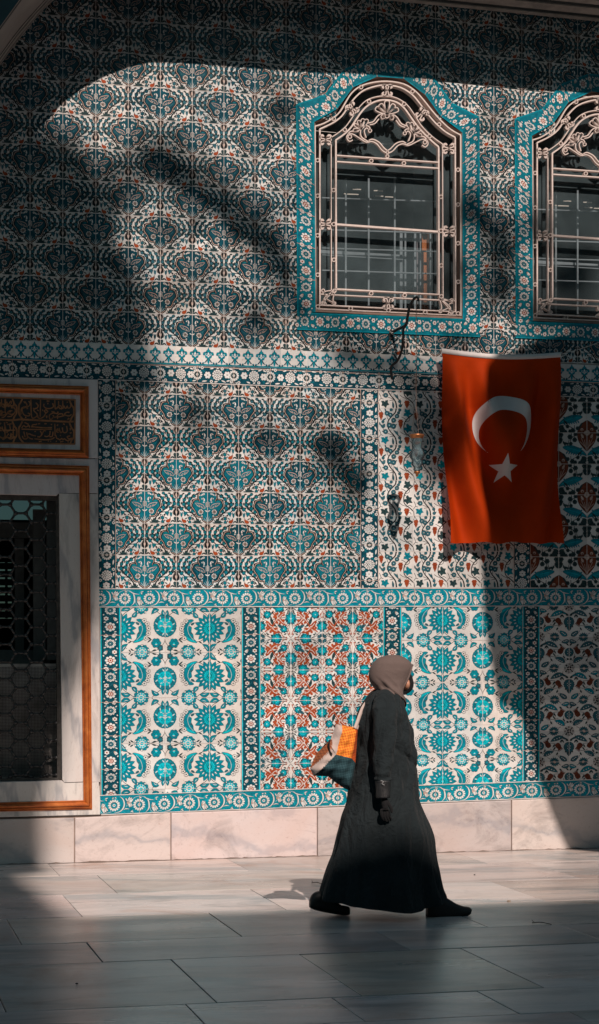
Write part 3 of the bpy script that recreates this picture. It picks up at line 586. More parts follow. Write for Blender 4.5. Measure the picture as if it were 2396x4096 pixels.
# ------------------------------------------------------------------ the tiled wall
building = empty('tiled_building', (0, 0, 0), label='tiled palace building wall with blue, turquoise and red floral tile panels above a marble plinth', cat='building')
def grid(pn, art, X, Y, y, reg, par, swapf=None, flips=None, grout=True, mortar=J_, key=0):
    """X: tile lines as (x top, x bottom); Y: lines as point lists; reg: (left line, right line, top line, bottom line)"""
    def xl(l, v): return l[0]+(l[1]-l[0])*v if hasattr(l, '__len__') else l
    ytop, ybot = polyedge(Y[0], 1e4), polyedge(Y[-1], 1e4)
    def xa(l, py): return xl(l, min(1, max(0, (py-polyedge(Y[0], 1000))/(polyedge(Y[-1], 1000)-polyedge(Y[0], 1000)))))
    for j in range(len(Y)-1):
        for i in range(len(X)-1):
            ym = (polyedge(Y[j], 1000)+polyedge(Y[j+1], 1000))/2
            xL0, xR0 = xa(X[i], polyedge(Y[j], 1000)), xa(X[i+1], polyedge(Y[j], 1000)); xL1, xR1 = xa(X[i], polyedge(Y[j+1], 1000)), xa(X[i+1], polyedge(Y[j+1], 1000))
            q = [(xL0, polyedge(Y[j], xL0)), (xR0, polyedge(Y[j], xR0)), (xR1, polyedge(Y[j+1], xR1)), (xL1, polyedge(Y[j+1], xL1))]
            xm, hm = (xL0+xR0)/2, q[3][1]-q[0][1]
            l, r = xa(reg[0], ym), xa(reg[1], ym); t, b = polyedge(reg[2], xm), polyedge(reg[3], xm)
            c = [(l-xL0)/(xR0-xL0), (t-(q[0][1]+q[1][1])/2)/hm, (r-xL0)/(xR0-xL0), (b-(q[0][1]+q[1][1])/2)/hm]
            if c[0] >= .99 or c[2] <= .01 or c[1] >= .99 or c[3] <= .01: continue
            cl = None
            if c[0] > .005 or c[1] > .005 or c[2] < .995 or c[3] < .995: cl = (max(0, c[0]), max(0, c[1]), min(1, c[2]), min(1, c[3]))
            else: cl = (0, 0, 1, 1)
            m, f = par(i, j)
            tv, jt = cell_tone((key, i, j, len(X)))
            jq = [(a+jt[n][0], b_+jt[n][1]) for n, (a, b_) in enumerate(q)]
            pn.stamp(art, jq, y, mirror=m, flip=f, clip=cl, swap=swapf(i, j) if swapf else None, tv=tv)
    if grout:
        g = .8
        for i in range(len(X)):
            x0, x1 = xa(X[i], polyedge(Y[0], 1000)), xa(X[i], polyedge(Y[-1], 1000)); a, b = polyedge(reg[2], x0), polyedge(reg[3], x1)
            if x0 < xl(reg[0], 0)-1 or x0 > xl(reg[1], 0)+1: continue
            pn.quad_sheet([(x0-g, a), (x0+g, a), (x1+g, b), (x1-g, b)], mortar, y-.0026, (1, 1, 1))
        l, r = xl(reg[0], .5), xl(reg[1], .5)
        for j in range(len(Y)):
            if polyedge(Y[j], (l+r)/2) < polyedge(reg[2], (l+r)/2)-1 or polyedge(Y[j], (l+r)/2) > polyedge(reg[3], (l+r)/2)+1: continue
            xs = sorted({l, r}|{p[0] for p in Y[j] if l < p[0] < r})
            for a, b in zip(xs, xs[1:]):
                pn.quad_sheet([(a, polyedge(Y[j], a)-g), (b, polyedge(Y[j], b)-g), (b, polyedge(Y[j], b)+g), (a, polyedge(Y[j], a)+g)], mortar, y-.0029, (1, 1, 1))
MED, CYA, RED, VIN, OGE, TUL = art_medallion(), art_cyan(), art_red(), art_vine(), art_ogee(), art_tulip()
BANDH, FRI, STR, STRW, PAL = art_bandH(), art_frieze(), art_strip(D_, C_, True), art_strip(T_, C_, True), art_palmette()

# upper field
XU = [-275, -144, -12, 120, 251, 383, 513, 641.5, 769, 895.5, 1019.5, 1144, 1264, 1385, 1505, 1623, 1742, 1860, 1975, 2087, 2199, 2310, 2420, 2530, 2640]
LL = [308+131.6*k for k in range(-5, 9)]; ML = [391+126.6*k for k in range(-5, 9)]; RL = [468+121.2*k for k in range(-5, 9)]
YU = [[(-300, a-.067*300-(8-j)*1.5), (0, a), (1200, b), (1975, c), (2700, c+(c-b)/775*725)] for j, (a, b, c) in enumerate(zip(LL, ML, RL))]
AT = [(-300, 1352), (0, 1360), (1200, 1404), (1766, 1428), (2246, 1456), (2396, 1462), (2700, 1476)]     # top of the palmette band
pn = Panel()
HOLES = [(1215, 480, 1885, 1300), (1345, 325, 1745, 480), (1440, 285, 1670, 325), (2088, 540, 2700, 1325), (2220, 395, 2700, 540), (2310, 350, 2560, 395)]
yb = sorted({-400, 1500}|{h[1] for h in HOLES}|{h[3] for h in HOLES})
for ya, ye in zip(yb, yb[1:]):
    hs = sorted((h[0], h[2]) for h in HOLES if h[1] <= ya and h[3] >= ye); xs = [-275]+[v for h in hs for v in h]+[2640]
    for xa_, xb_ in zip(xs[::2], xs[1::2]):
        if xb_ <= xa_: continue
        top = YU[0] if ya == -400 else [(-300, ya), (2700, ya)]; bot = AT if ye == 1500 else [(-300, ye), (2700, ye)]
        grid(pn, MED, XU, YU, 0., (xa_, xb_, top, bot), lambda i, j: (((i+j) % 2 == 0), False), swapf=lambda i, j: {B_: D_} if (i+j*3) % 7 == 0 else None)
pn.obj('tile_field', building, 'upper wall field of dark blue medallion tiles around the arched windows')
# palmette band
AB = [(-300, 1425), (0, 1436), (391, 1449), (1200, 1477), (1766, 1498), (2250, 1525), (2396, 1531), (2700, 1545)]
pn = Panel(); x = -270.; k = 0
while x < 2600:
    w = 54.2-(x/2396)*3.6; q = [(x, polyedge(AT, x)), (x+w, polyedge(AT, x+w)), (x+w, polyedge(AB, x+w)-2), (x, polyedge(AB, x)-2)]
    tv = tone() if k % 2 == 0 else tv
    pn.stamp(PAL, q, -.004, tv=tv); k += 1; x += w
pn.obj('palmette_band', building, 'white tile band with a row of turquoise palmettes')
# blue flower frieze
FB = [(-300, 1500), (0, 1509), (391, 1518), (1200, 1548), (1766, 1563), (2250, 1587), (2396, 1590), (2700, 1600)]
pn = Panel(); x = -250.; k = 0
pn.quad_sheet([(-300, polyedge(AB, -300)-3), (2700, polyedge(AB, 2700)-3), (2700, polyedge(AB, 2700)+1), (-300, polyedge(AB, -300)+1)], P_, -.0065)
while x < 2640:
    w = 149-(x/2396)*8; ws = [x+w*t for t in (0, .5, 1)]
    q = [(x, polyedge(AB, x)), (x+w, polyedge(AB, x+w)), (x+w, polyedge(FB, x+w)), (x, polyedge(FB, x))]
    pn.stamp(FRI, q, -.005, flip=k % 2 == 1); pn.quad_sheet([(x-1, q[0][1]), (x+1, q[0][1]), (x+1, q[3][1]), (x-1, q[3][1])], P_, -.0075); x += w; k += 1
pn.quad_sheet([(391, 1516), (1200, 1546.5), (1200, 1549.5), (391, 1519)], J_, -.0076); pn.quad_sheet([(1200, 1546.5), (2396, 1589), (2396, 1592), (1200, 1549.5)], J_, -.0076)
pn.obj('flower_frieze', building, 'dark blue tile frieze with white rosettes under the palmette band')
# middle panels
B1 = [(0, 2357), (391, 2356), (1200, 2354), (2396, 2353), (2700, 2352)]; B2 = [(0, 2428), (391, 2427.5), (1200, 2427), (2396, 2423), (2700, 2422)]
lft = [1444, 1571, 1701, 1832, 1963, 2091, 2221, 2354]; rgt = [1478, 1602, 1725, 1851, 1977, 2103, 2225, 2352]
XM = [453, 578, 705, 830, 954, 1079, 1200, 1322, 1442]
pn = Panel(); grid(pn, MED, XM, [[(462, a), (1442, b)] for a, b in zip(lft, rgt)], -.002, (462, 1442, FB, B1), lambda i, j: ((i+j) % 2 == 1, False),
    swapf=lambda i, j: ({B_: M_, D_: M_} if (((i+j) // 2)*7+j*3) % 3 != 1 and j > 2 else ({B_: M_} if j > 1 else None)))
pn.obj('tile_panel', building, 'middle panel of medallion tiles, left of the vine panel')
pn = Panel(); grid(pn, VIN, [1512, 1652, 1786.5, 1921, 2055.5], [[(1512, a), (2056, b)] for a, b in ((1486, 1496), (1632, 1639), (1779, 1783), (1921, 1925), (2064, 2063), (2206, 2206), (2350, 2350))], -.002,
    (1512, 2056, FB, B1), lambda i, j: (False, False), swapf=lambda i, j: {T_: G_} if (i*5+j*3) % 4 in (0, 1) else ({T_: C_} if (i+j) % 3 == 0 else None))
pn.obj('tile_panel', building, 'white panel of vine tiles with red grapes, partly behind the flag')
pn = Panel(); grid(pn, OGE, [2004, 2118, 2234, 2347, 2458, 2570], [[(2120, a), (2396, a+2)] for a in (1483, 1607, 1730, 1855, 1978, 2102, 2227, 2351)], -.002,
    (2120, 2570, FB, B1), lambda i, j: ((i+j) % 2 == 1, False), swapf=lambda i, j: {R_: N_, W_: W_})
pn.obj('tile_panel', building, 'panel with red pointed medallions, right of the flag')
# upright strips of the middle zone
def strip_v(name, x0, x1, top, bot, art, y, per, label, phase=0., swap=None, x0b=None, x1b=None):
    pn = Panel(); xm = (x0+x1)/2; x0b = x0b or x0; x1b = x1b or x1; t = polyedge(top, xm); b = polyedge(bot, xm); a = t-phase*per; k = 0
    def xx(a_, b_, v): return a_+(b_-a_)*(v-t)/(b-t)
    while a < b:
        e = a+per; cl = (max(0, (t-a)/per), 0, min(1, (b-a)/per), 1)
        # drawing lies down: u runs down the strip, v across
        q = [(xx(x0, x0b, a), a), (xx(x0, x0b, e), e), (xx(x1, x1b, e), e), (xx(x1, x1b, a), a)]
        tv = tone(); pn.stamp(art, q, y, clip=cl, tv=tv, swap=swap, flip=k % 2 == 1); a_ = max(a, t)
        if a > t: pn.quad_sheet([(xx(x0, x0b, a), a-.8), (xx(x1, x1b, a), a-.8), (xx(x1, x1b, a), a+.8), (xx(x0, x0b, a), a+.8)], P_, y-.0026)
        a = e; k += 1
    for xa_, xb_ in ((x0, x0b), (x1, x1b)): pn.quad_sheet([(xa_-1, t), (xa_+1, t), (xb_+1, b), (xb_-1, b)], P_, y-.0028)
    return pn.obj(name, building, label)
strip_v('tile_strip', 391, 462, FB, B1, FRI, -.0045, 149, 'shaded dark blue upright tile strip beside the marble doorway', .3)
strip_v('tile_strip', 1442, 1512, FB, B1, FRI, -.0045, 142, 'dark blue upright tile strip between medallion and vine panels', .6)
strip_v('tile_strip', 2055, 2120, FB, B1, FRI, -.0045, 138, 'dark blue upright tile strip behind the right edge of the flag', .1)
# lower panels
LB = [(0, 3186), (407, 3182), (966, 3166), (1200, 3156), (1605, 3146), (2090, 3128), (2396, 3118), (2700, 3108)]        # top of the lowest band
pn = Panel(); grid(pn, CYA, [482, 660, 838, 966+50], [[(482, a), (966, b)] for a, b in ((2427-177+1, 2427-177), (2427, 2427), (2609, 2607), (2790, 2790), (2974, 2972), (3158, 3150), (3338, 3330))], -.002,
    (484, 966, B2, LB), lambda i, j: (i % 2 == 0, j % 2 == 1))
pn.obj('tile_panel', building, 'white panel with turquoise flowers and sickle leaves beside the doorway')
pn = Panel(); grid(pn, RED, [1041, 1163, 1288, 1410, 1532], [[(1041, a), (1532, b)] for a, b in ((2427, 2427), (2554, 2553), (2680, 2679), (2802, 2801), (2928, 2926), (3054, 3051), (3180, 3176))], -.002,
    (1041, 1532, B2, LB), lambda i, j: (i % 2 == 0, j % 2 == 1))
pn.obj('tile_panel', building, 'panel with dense red arabesques and turquoise blossoms behind the tote bag')
pn = Panel(); grid(pn, CYA, [1605-2, 1770, 1930, 2090], [[(1605, a), (2090, b)] for a, b in ((2394, 2393), (2562, 2560), (2731, 2728), (2901, 2897), (3040, 3035), (3206, 3200))], -.002,
    (1605, 2090, B2, LB), lambda i, j: (i % 2 == 1, j % 2 == 1))
pn.obj('tile_panel', building, 'white panel with turquoise flowers in front of the walking woman')
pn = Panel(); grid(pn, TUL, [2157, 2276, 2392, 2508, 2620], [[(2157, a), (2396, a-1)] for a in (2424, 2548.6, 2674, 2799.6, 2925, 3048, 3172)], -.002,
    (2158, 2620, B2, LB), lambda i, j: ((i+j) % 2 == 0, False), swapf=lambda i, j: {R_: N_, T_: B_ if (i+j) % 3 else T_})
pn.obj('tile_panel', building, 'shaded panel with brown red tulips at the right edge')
strip_v('tile_strip', 399, 482, B2, LB, STR, -.0045, 134, 'lower dark blue upright strip beside the marble doorway', .15, x0b=404, x1b=484)
strip_v('tile_strip', 966, 1041, B2, LB, STR, -.0045, 130, 'lower dark blue upright strip left of the red arabesque panel', .15)
strip_v('tile_strip', 1532, 1605, B2, LB, STR, -.0045, 127, 'lower dark blue upright strip behind the woman', .3)
strip_v('tile_strip', 2090, 2158, B2, LB, STR, -.0045, 123, 'lower dark blue upright strip left of the tulip panel', .3)
# the two long turquoise bands
def band(name, TOP, BOT, xs, per, y, label):
    pn = Panel(); x = xs; k = 0
    pn.quad_sheet([(391, polyedge(TOP, 391)-2), (2700, polyedge(TOP, 2700)-2), (2700, polyedge(TOP, 2700)+1), (391, polyedge(TOP, 391)+1)], J_, y-.004)
    while x < 2640:
        w = per*(1-.055*(x-391)/2000); q = [(x, polyedge(TOP, x)+1), (x+w, polyedge(TOP, x+w)+1), (x+w, polyedge(BOT, x+w)-1), (x, polyedge(BOT, x)-1)]
        cl = (max(0, (393-x)/w), 0, 1, 1)
        if cl[0] < .98: pn.stamp(BANDH, q, y, clip=cl)
        if k % 1 == 0 and x > 400: j = x+w*.505; pn.quad_sheet([(j-1, q[0][1]), (j+1, q[0][1]), (j+1, q[3][1]), (j-1, q[3][1])], P_, y-.0028)
        x += w; k += 1
    pn.quad_sheet([(391, polyedge(BOT, 391)-1), (2700, polyedge(BOT, 2700)-1), (2700, polyedge(BOT, 2700)+2), (391, polyedge(BOT, 391)+2)], J_, y-.004)
    return pn.obj(name, building, label)
band('rosette_band', B1, B2, 204, 196, -.0075, 'upper turquoise band of white rosettes and tulips, at the height of the flag hem')
PT = [(0, 3271), (398, 3258), (454, 3256), (1200, 3231), (1700, 3212), (2396, 3183), (2700, 3171)]
band('rosette_band', LB, PT, 254, 201, -.0075, 'lower turquoise band of white rosettes directly above the marble plinth')
# wall body behind everything: brick core with the window openings left free is built with the windows
# ------------------------------------------------------------------ arched windows
def Zp(x, y, yy=0.): p = SA([(1180+x/1.9653, 240+y/1.9653)], yy)[0]; return Vector(p)
def resamp(P):
    pts = np.array(smooth_path(P, 6), float); c = np.concatenate([[0], np.cumsum(np.hypot(*np.diff(pts, axis=0).T))]); return c/c[-1], pts
cream = plain('cream_painted_metal', (.60, .50, .455), .45, var=.12, nscale=30, bmp=.05)
stone_r = plain('brown_window_reveal', (.20, .13, .10), .8, var=.3, nscale=8, bmp=.3)
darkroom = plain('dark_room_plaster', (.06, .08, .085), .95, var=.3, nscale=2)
pale_paint = plain('pale_grey_paint', (.30, .30, .30), .6, nscale=5)
orange_paint = plain('orange_paint', (.62, .17, .04), .6, nscale=4)
def glass_mat(name, tint, haze, gl=.7):
    m, nt, b = new_mat(name); nt.nodes.remove(b); out = [n for n in nt.nodes if n.type == 'OUTPUT_MATERIAL'][0]
    tr = N(nt, 'ShaderNodeBsdfTransparent'); tr.inputs[0].default_value = (*tint, 1); g = N(nt, 'ShaderNodeBsdfGlossy'); g.inputs['Roughness'].default_value = .02; g.inputs[0].default_value = (gl, gl, gl, 1)
    d = N(nt, 'ShaderNodeBsdfDiffuse'); d.inputs[0].default_value = (.30, .42, .46, 1)  # diffuse teal film paints the haze into the glass
    f = N(nt, 'ShaderNodeFresnel'); f.inputs[0].default_value = 1.45
    v = coords(nt); n = noise(nt, 2.2, 4, .6, .5, v); r = ramp(nt, n.outputs[0], [(.3, (haze*.5,)*3), (.7, (haze*1.4,)*3)])
    m1 = N(nt, 'ShaderNodeMixShader'); L(nt, f.outputs[0], m1.inputs[0]); L(nt, tr.outputs[0], m1.inputs[1]); L(nt, g.outputs[0], m1.inputs[2])
    m2 = N(nt, 'ShaderNodeMixShader'); L(nt, r.outputs[0], m2.inputs[0]); L(nt, m1.outputs[0], m2.inputs[1]); L(nt, d.outputs[0], m2.inputs[2])
    L(nt, m2.outputs[0], out.inputs[0]); return m
wglass = glass_mat('old_window_glass', (.72, .80, .84), .12)
def flatbar(bm, P, w, y0, y1, closed=False, mi=0):
    """flat iron along a surveyed line: w in zoom units, standing from y0 (front) to y1"""
    P = [np.array(p[:2], float) for p in P]; m = len(P); A = []; B = []
    for i, p in enumerate(P):
        a = P[(i-1) % m] if (i or closed) else p; b = P[(i+1) % m] if (i < m-1 or closed) else p
        d = b-a; d = d/(np.hypot(*d)+1e-9); nn = np.array([-d[1], d[0]]); A.append(p+nn*w/2); B.append(p-nn*w/2)
    rings = [[Zp(*a, y0), Zp(*b, y0), Zp(*b, y1), Zp(*a, y1)] for a, b in zip(A, B)]
    # keep the depth square to the wall: back points take x, z of the front
    rings = [[r[0], r[1], Vector((r[1].x, y1, r[1].z)), Vector((r[0].x, y1, r[0].z))] for r in rings]
    if closed: rings.append(rings[0])
    ring_loft(bm, rings, mi, cap=not closed)
def ringlet(bm, x, y, r, w, y0, y1):
    flatbar(bm, [(x+r*math.cos(t), y+r*math.sin(t)) for t in np.linspace(0, 2*math.pi, 14, endpoint=False)], w, y0, y1, True)
def mirz(P): return [(1454-x, y+.075*((1454-x)-x)) for x, y in P]
OUT = [(1183, 418), (1256, 411), (1302, 375), (1351, 301), (1416, 252), (1522, 232), (1619, 244), (1693, 277), (1758, 334), (1803, 407), (1847, 448), (1917, 468)]
INN = [(1256, 489), (1287, 477), (1333, 455), (1383, 383), (1440, 328), (1530, 305), (1605, 313), (1660, 342), (1709, 393), (1752, 455), (1790, 494), (1847, 531)]
win = empty('arched_window', (0, 0, 0), building); win['label'] = 'whole arched window with cream scrolled grille above the flag and lamp'
# tile surround
pn = Panel(); RA, RB = resamp(OUT), resamp(INN)
nseg = 7
for k in range(nseg): pn.stamp_ruled(STRW, RA, RB, k/nseg, (k+1)/nseg, -.010, flip=k % 2 == 0, swap={T_: M_, C_: T_})
for k in range(1, nseg): 
    a = [np.interp(k/nseg, q[0], q[1][:, i]) for q in (RA, RB) for i in (0, 1)]; pn.quad_sheet([(a[0]-1, a[1]), (a[0]+1, a[1]), (a[2]+1, a[3]), (a[2]-1, a[3])], P_, -.0127)
def lay_v(x0, x1, x0b, x1b, t, b, n):
    for k in range(n):
        v0, v1 = k/n, (k+1)/n; q = lambda xa, xb, v, tt, bb: (xa+(xb-xa)*v, tt+(bb-tt)*v)
        pn.stamp(STRW, [q(x0, x0b, v0, t[0], b[0]), q(x0, x0b, v1, t[0], b[0]), q(x1, x1b, v1, t[1], b[1]), q(x1, x1b, v0, t[1], b[1])], -.010, flip=k % 2 == 1, swap={T_: M_, C_: T_})
        if k: p0, p1 = q(x0, x0b, v0, t[0], b[0]), q(x1, x1b, v0, t[1], b[1]); pn.quad_sheet([(p0[0], p0[1]-1), (p1[0], p1[1]-1), (p1[0], p1[1]+1), (p0[0], p0[1]+1)], P_, -.0127)
lay_v(1183, 1256, 1187, 1261, (419, 490), (1249, 1249), 6); lay_v(1847, 1917, 1849, 1920, (532, 469), (1277, 1280), 6)
for k in range(6):
    xa, xb = 1187+733*k/6, 1187+733*(k+1)/6; f = lambda x, z: z+(x-1187)*.0405
    pn.stamp(STRW, [(xa, f(xa, 1249)), (xb, f(xb, 1249)), (xb, f(xb, 1320)), (xa, f(xa, 1320))], -.0105, flip=k % 2 == 1, swap={T_: M_, C_: T_})
sur = pn.obj('tile_surround', win)
# reveal, room and glass
bm = bmesh.new()
prof = [tuple(p) for p in RB[1]]+[(1849, 1277), (1261, 1248)]
fr = [Vector(SA([p], 0.)[0]) for p in prof]
ring_loft(bm, [[Vector((p.x, yy, p.z)) for p in fr+[fr[0]]] for yy in (-.012, .25)], closed=False)
# narrow stone lip
cx_, cz_ = sum(p.x for p in fr)/len(fr), sum(p.z for p in fr)/len(fr)
lip = [Vector((cx_+(p.x-cx_)*.972, 0, cz_+(p.z-cz_)*.978)) for p in fr]
ring_loft(bm, [[Vector((p.x, -.011, p.z)) for p in fr+[fr[0]]], [Vector((p.x, .012, p.z)) for p in lip+[lip[0]]], [Vector((p.x, .06, p.z)) for p in lip+[lip[0]]]], closed=False)
bm_obj('window_frame', bm, stone_r, win)
bm = bmesh.new(); bm.faces.new([bm.verts.new((p.x, .13, p.z)) for p in fr]); bm_obj('glass_pane', bm, wglass, win)
# grille
bm = bmesh.new(); Y0, Y1 = -.005, .035
oA = [(160, 1955), (158, 525)]+smooth_path([(158, 520), (225, 498), (300, 455), (355, 405), (400, 330), (445, 260), (510, 208), (600, 178), (720, 166), (850, 186), (940, 238), (1010, 312), (1080, 400), (1150, 478), (1225, 545), (1300, 588)], 3)+[(1303, 600), (1305, 2008)]
oB = [(197, 1925), (196, 545)]+smooth_path([(196, 542), (300, 492), (370, 438), (420, 365), (470, 298), (540, 238), (640, 204), (720, 197), (830, 215), (920, 270), (985, 345), (1050, 432), (1120, 510), (1190, 568), (1258, 606)], 3)+[(1260, 615), (1264, 1978)]
iA = [(287, 1840), (285, 612)]+smooth_path([(285, 608), (340, 572), (400, 522), (450, 452), (500, 378), (560, 318), (640, 288), (720, 283), (800, 298), (880, 350), (940, 430), (990, 510), (1050, 575), (1110, 625), (1158, 658)], 3)+[(1160, 668), (1165, 1888)]
iB = [(325, 1800), (322, 632)]+smooth_path([(322, 628), (390, 580), (440, 530), (485, 462), (530, 398), (580, 352), (650, 320), (720, 313), (800, 331), (860, 378), (910, 447), (965, 522), (1020, 582), (1080, 640), (1128, 680)], 3)+[(1130, 690), (1133, 1842)]
flatbar(bm, oA+[oA[0]], 10, Y0, Y1+.03); flatbar(bm, oB+[oB[0]], 11, Y0, Y1+.015); flatbar(bm, iA, 7, Y0, Y1); flatbar(bm, iB+[iB[0]], 12, Y0, Y1+.01)
for a, b, w in (((325, 748), (1125, 803), 9), ((325, 797), (1125, 850), 10), ((330, 1291), (1130, 1349), 15), ((200, 1840), (1262, 1892), 8)): flatbar(bm, [a, b], w, Y0, Y1)
for x, y in ((178, 787), (178, 1067), (178, 1378), (179, 1688), (180, 1938), (438, 1952), (735, 1967), (1025, 1982), (1283, 1992), (1284, 1743), (1283, 1440), (1283, 1136), (1282, 862), (304, 1022), (305, 1290), (306, 1570), (310, 1815), (1148, 1075), (1148, 1342), (1150, 1615), (1150, 1858), (600, 792), (857, 810), (600, 1834), (863, 1848), (392, 548), (583, 325), (858, 345), (1058, 598), (520, 212), (925, 246), (1133, 507), (305, 462)):
    ringlet(bm, x, y, 14, 6, Y0-.004, Y1)
def orn(cx, cy, rot, sc_=1.):
    ca, sa = math.cos(rot), math.sin(rot)
    def q(P): return [(cx+(x*ca-y*sa)*sc_, cy+(x*sa+y*ca)*sc_) for x, y in P]
    for s_ in (-1, 1):
        C = smooth_path([(s_*30, -20), (s_*38, -32), (s_*30, -44), (s_*16, -42), (s_*10, -24), (s_*9, 0), (s_*10, 24), (s_*16, 42), (s_*30, 44), (s_*38, 32), (s_*30, 20)], 4)
        C2 = smooth_path([(s_*30, -14), (s_*46, -26), (s_*44, -44), (s_*30, -54), (s_*8, -50)], 3); C3 = [(x, -y) for x, y in C2]
        flatbar(bm, q(C), 8, Y0, Y1); flatbar(bm, q(C2), 6, Y0, Y1); flatbar(bm, q(C3), 6, Y0, Y1)
    ringlet(bm, cx, cy, 9, 6, Y0, Y1)
for o_ in ((725, 237, 0), (450, 382, -.65), (1000, 424, .70), (241, 626, 1.57), (1210, 695, 1.57), (241, 1290, 1.57), (1213, 1345, 1.57), (735, 1912, 0)): orn(*o_, .86)
for sd_ in (0, 1):
    def mz(P): return P if not sd_ else mirz(P)
    for P in ([(318, 1812), (250, 1815), (212, 1835)], [(318, 1812), (260, 1860), (214, 1915)], [(318, 1812), (300, 1880), (315, 1918)], [(318, 1812), (275, 1835), (230, 1875), (250, 1925)]):
        flatbar(bm, mz(smooth_path(P, 4)), 7, Y0, Y1)
    for x, y in ((222, 1812), (222, 1908), (310, 1912)): ringlet(bm, *mz([(x, y)])[0], 12, 6, Y0, Y1)
    flatbar(bm, mz(smooth_path([(215, 1830), (245, 1850), (255, 1880), (300, 1905)], 3)), 6, Y0, Y1)
    c = [[(727, 735), (685, 708), (645, 660), (605, 640), (560, 645), (505, 612), (455, 582), (418, 584), (408, 612), (428, 638), (455, 628)], [(727, 712), (700, 690), (660, 645), (610, 622), (580, 632)],
         [(596, 548), (578, 520), (540, 522), (516, 556), (524, 605), (575, 640)], [(575, 540), (560, 535), (545, 560), (560, 610)], [(575, 495), (618, 482), (648, 442), (678, 424), (702, 438), (700, 458), (680, 462)],
         [(588, 508), (628, 498), (660, 462)], [(415, 585), (440, 560), (500, 560)]]
    for P in c: flatbar(bm, mz(smooth_path(P, 4)), 8, Y0-.003, Y1-.01)
    for x, y, r in ((432, 602, 14), (590, 555, 13), (690, 445, 14)): ringlet(bm, *mz([(x, y)])[0], r, 6, Y0-.003, Y1-.01)
    for k, (x, y) in enumerate(((462, 548), (470, 505), (500, 478), (535, 465), (568, 470))):
        bx_, by_ = 524, 545; dx, dy = x-bx_, y-by_; n_ = (-dy*.16, dx*.16)
        flatbar(bm, mz(smooth_path([(bx_, by_), (bx_+dx*.6+n_[0], by_+dy*.6+n_[1]), (x+n_[0]*.8, y+n_[1]*.8), (x-n_[0]*.8, y-n_[1]*.8), (bx_+dx*.6-n_[0], by_+dy*.6-n_[1]), (bx_, by_)], 3)), 6, Y0-.003, Y1-.01)
for x, y in ((640, 378), (672, 350), (724, 325), (778, 352), (808, 385)):
    bx_, by_ = 724, 428; dx, dy = x-bx_, y-by_; n_ = (-dy*.16, dx*.16)
    flatbar(bm, smooth_path([(bx_, by_), (bx_+dx*.6+n_[0], by_+dy*.6+n_[1]), (x+n_[0], y+n_[1]), (x-n_[0], y-n_[1]), (bx_+dx*.6-n_[0], by_+dy*.6-n_[1]), (bx_, by_)], 4), 7, Y0-.003, Y1-.01)
ringlet(bm, 724, 438, 17, 7, Y0-.003, Y1-.01); ringlet(bm, 727, 728, 12, 6, Y0, Y1); ringlet(bm, 727, 756, 12, 6, Y0, Y1)
bm_obj('grille', bm, cream, win)
# what stands behind the glass
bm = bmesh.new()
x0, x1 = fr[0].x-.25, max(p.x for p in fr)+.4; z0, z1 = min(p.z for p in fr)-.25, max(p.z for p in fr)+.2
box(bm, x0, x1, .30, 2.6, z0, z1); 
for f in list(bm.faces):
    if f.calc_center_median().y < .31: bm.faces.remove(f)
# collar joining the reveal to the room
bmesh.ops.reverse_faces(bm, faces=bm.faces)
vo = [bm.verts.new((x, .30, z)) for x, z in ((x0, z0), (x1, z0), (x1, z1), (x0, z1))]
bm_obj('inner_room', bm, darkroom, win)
bm = bmesh.new()
def zbar(bm, xa, ya, xb, yb, w, y0, y1, mi=0): flatbar(bm, [(xa, ya), (xb, yb)], w, y0, y1, mi=mi)
for x in (400, 580, 785): zbar(bm, x, 930, x, 1930, 13, .42, .44)
for y in (1475, 1650, 1330, 1080, 640): zbar(bm, 150, y, 1120, y+30, 9, .43, .45)
for x, w in ((835, 22), (868, 14), (945, 16), (985, 14), (1065, 12)): zbar(bm, x, 1340, x, 1960, w, .50, .54)
zbar(bm, 200, 1505, 850, 1545, 26, .50, .54); zbar(bm, 215, 1530, 850, 1568, 7, .48, .50)
bm_obj('inner_sash', bm, pale_paint, win)
bm = bmesh.new(); zbar(bm, 1024, 1335, 1028, 1990, 52, .70, .75); bm_obj('orange_post', bm, orange_paint, win)
mauve = plain('mauve_curtain', (.22, .17, .17), .9)
for x_, w_ in ((1085, 50), (970, 30)): bm = bmesh.new(); zbar(bm, x_, 1335, x_+4, 1990, w_, .72, .75); bm_obj('inner_curtain', bm, mauve, win)
for a, b, y in ((385, 400, 1050), (410, 500, 1054), (455, 520, 1015), (620, 692, 1026), (630, 695, 1068), (708, 772, 1075)):  # pale bars stand in for bright lit streaks behind the glass
    bm = bmesh.new(); flatbar(bm, [(a, y), ((a+b)/2, y+1), (b, y+3)], 8, .36, .37)
    bm_obj('lit_streak', bm, bpy.data.materials.get('pale_lit_streak') or plain('pale_lit_streak', (.8, .62, .5), .5), win)
DU = S(2057, 482)[0]-S(1183, 423)[0]
def copy_part(o, parent, dx):
    c = o.copy(); COL.objects.link(c); c.parent = parent
    return c
win2 = empty('arched_window', (DU, 0, 0), building); win2['label'] = 'arched window with cream scrolled grille cut by the right edge of the photo'
for ch in list(win.children): copy_part(ch, win2, DU)
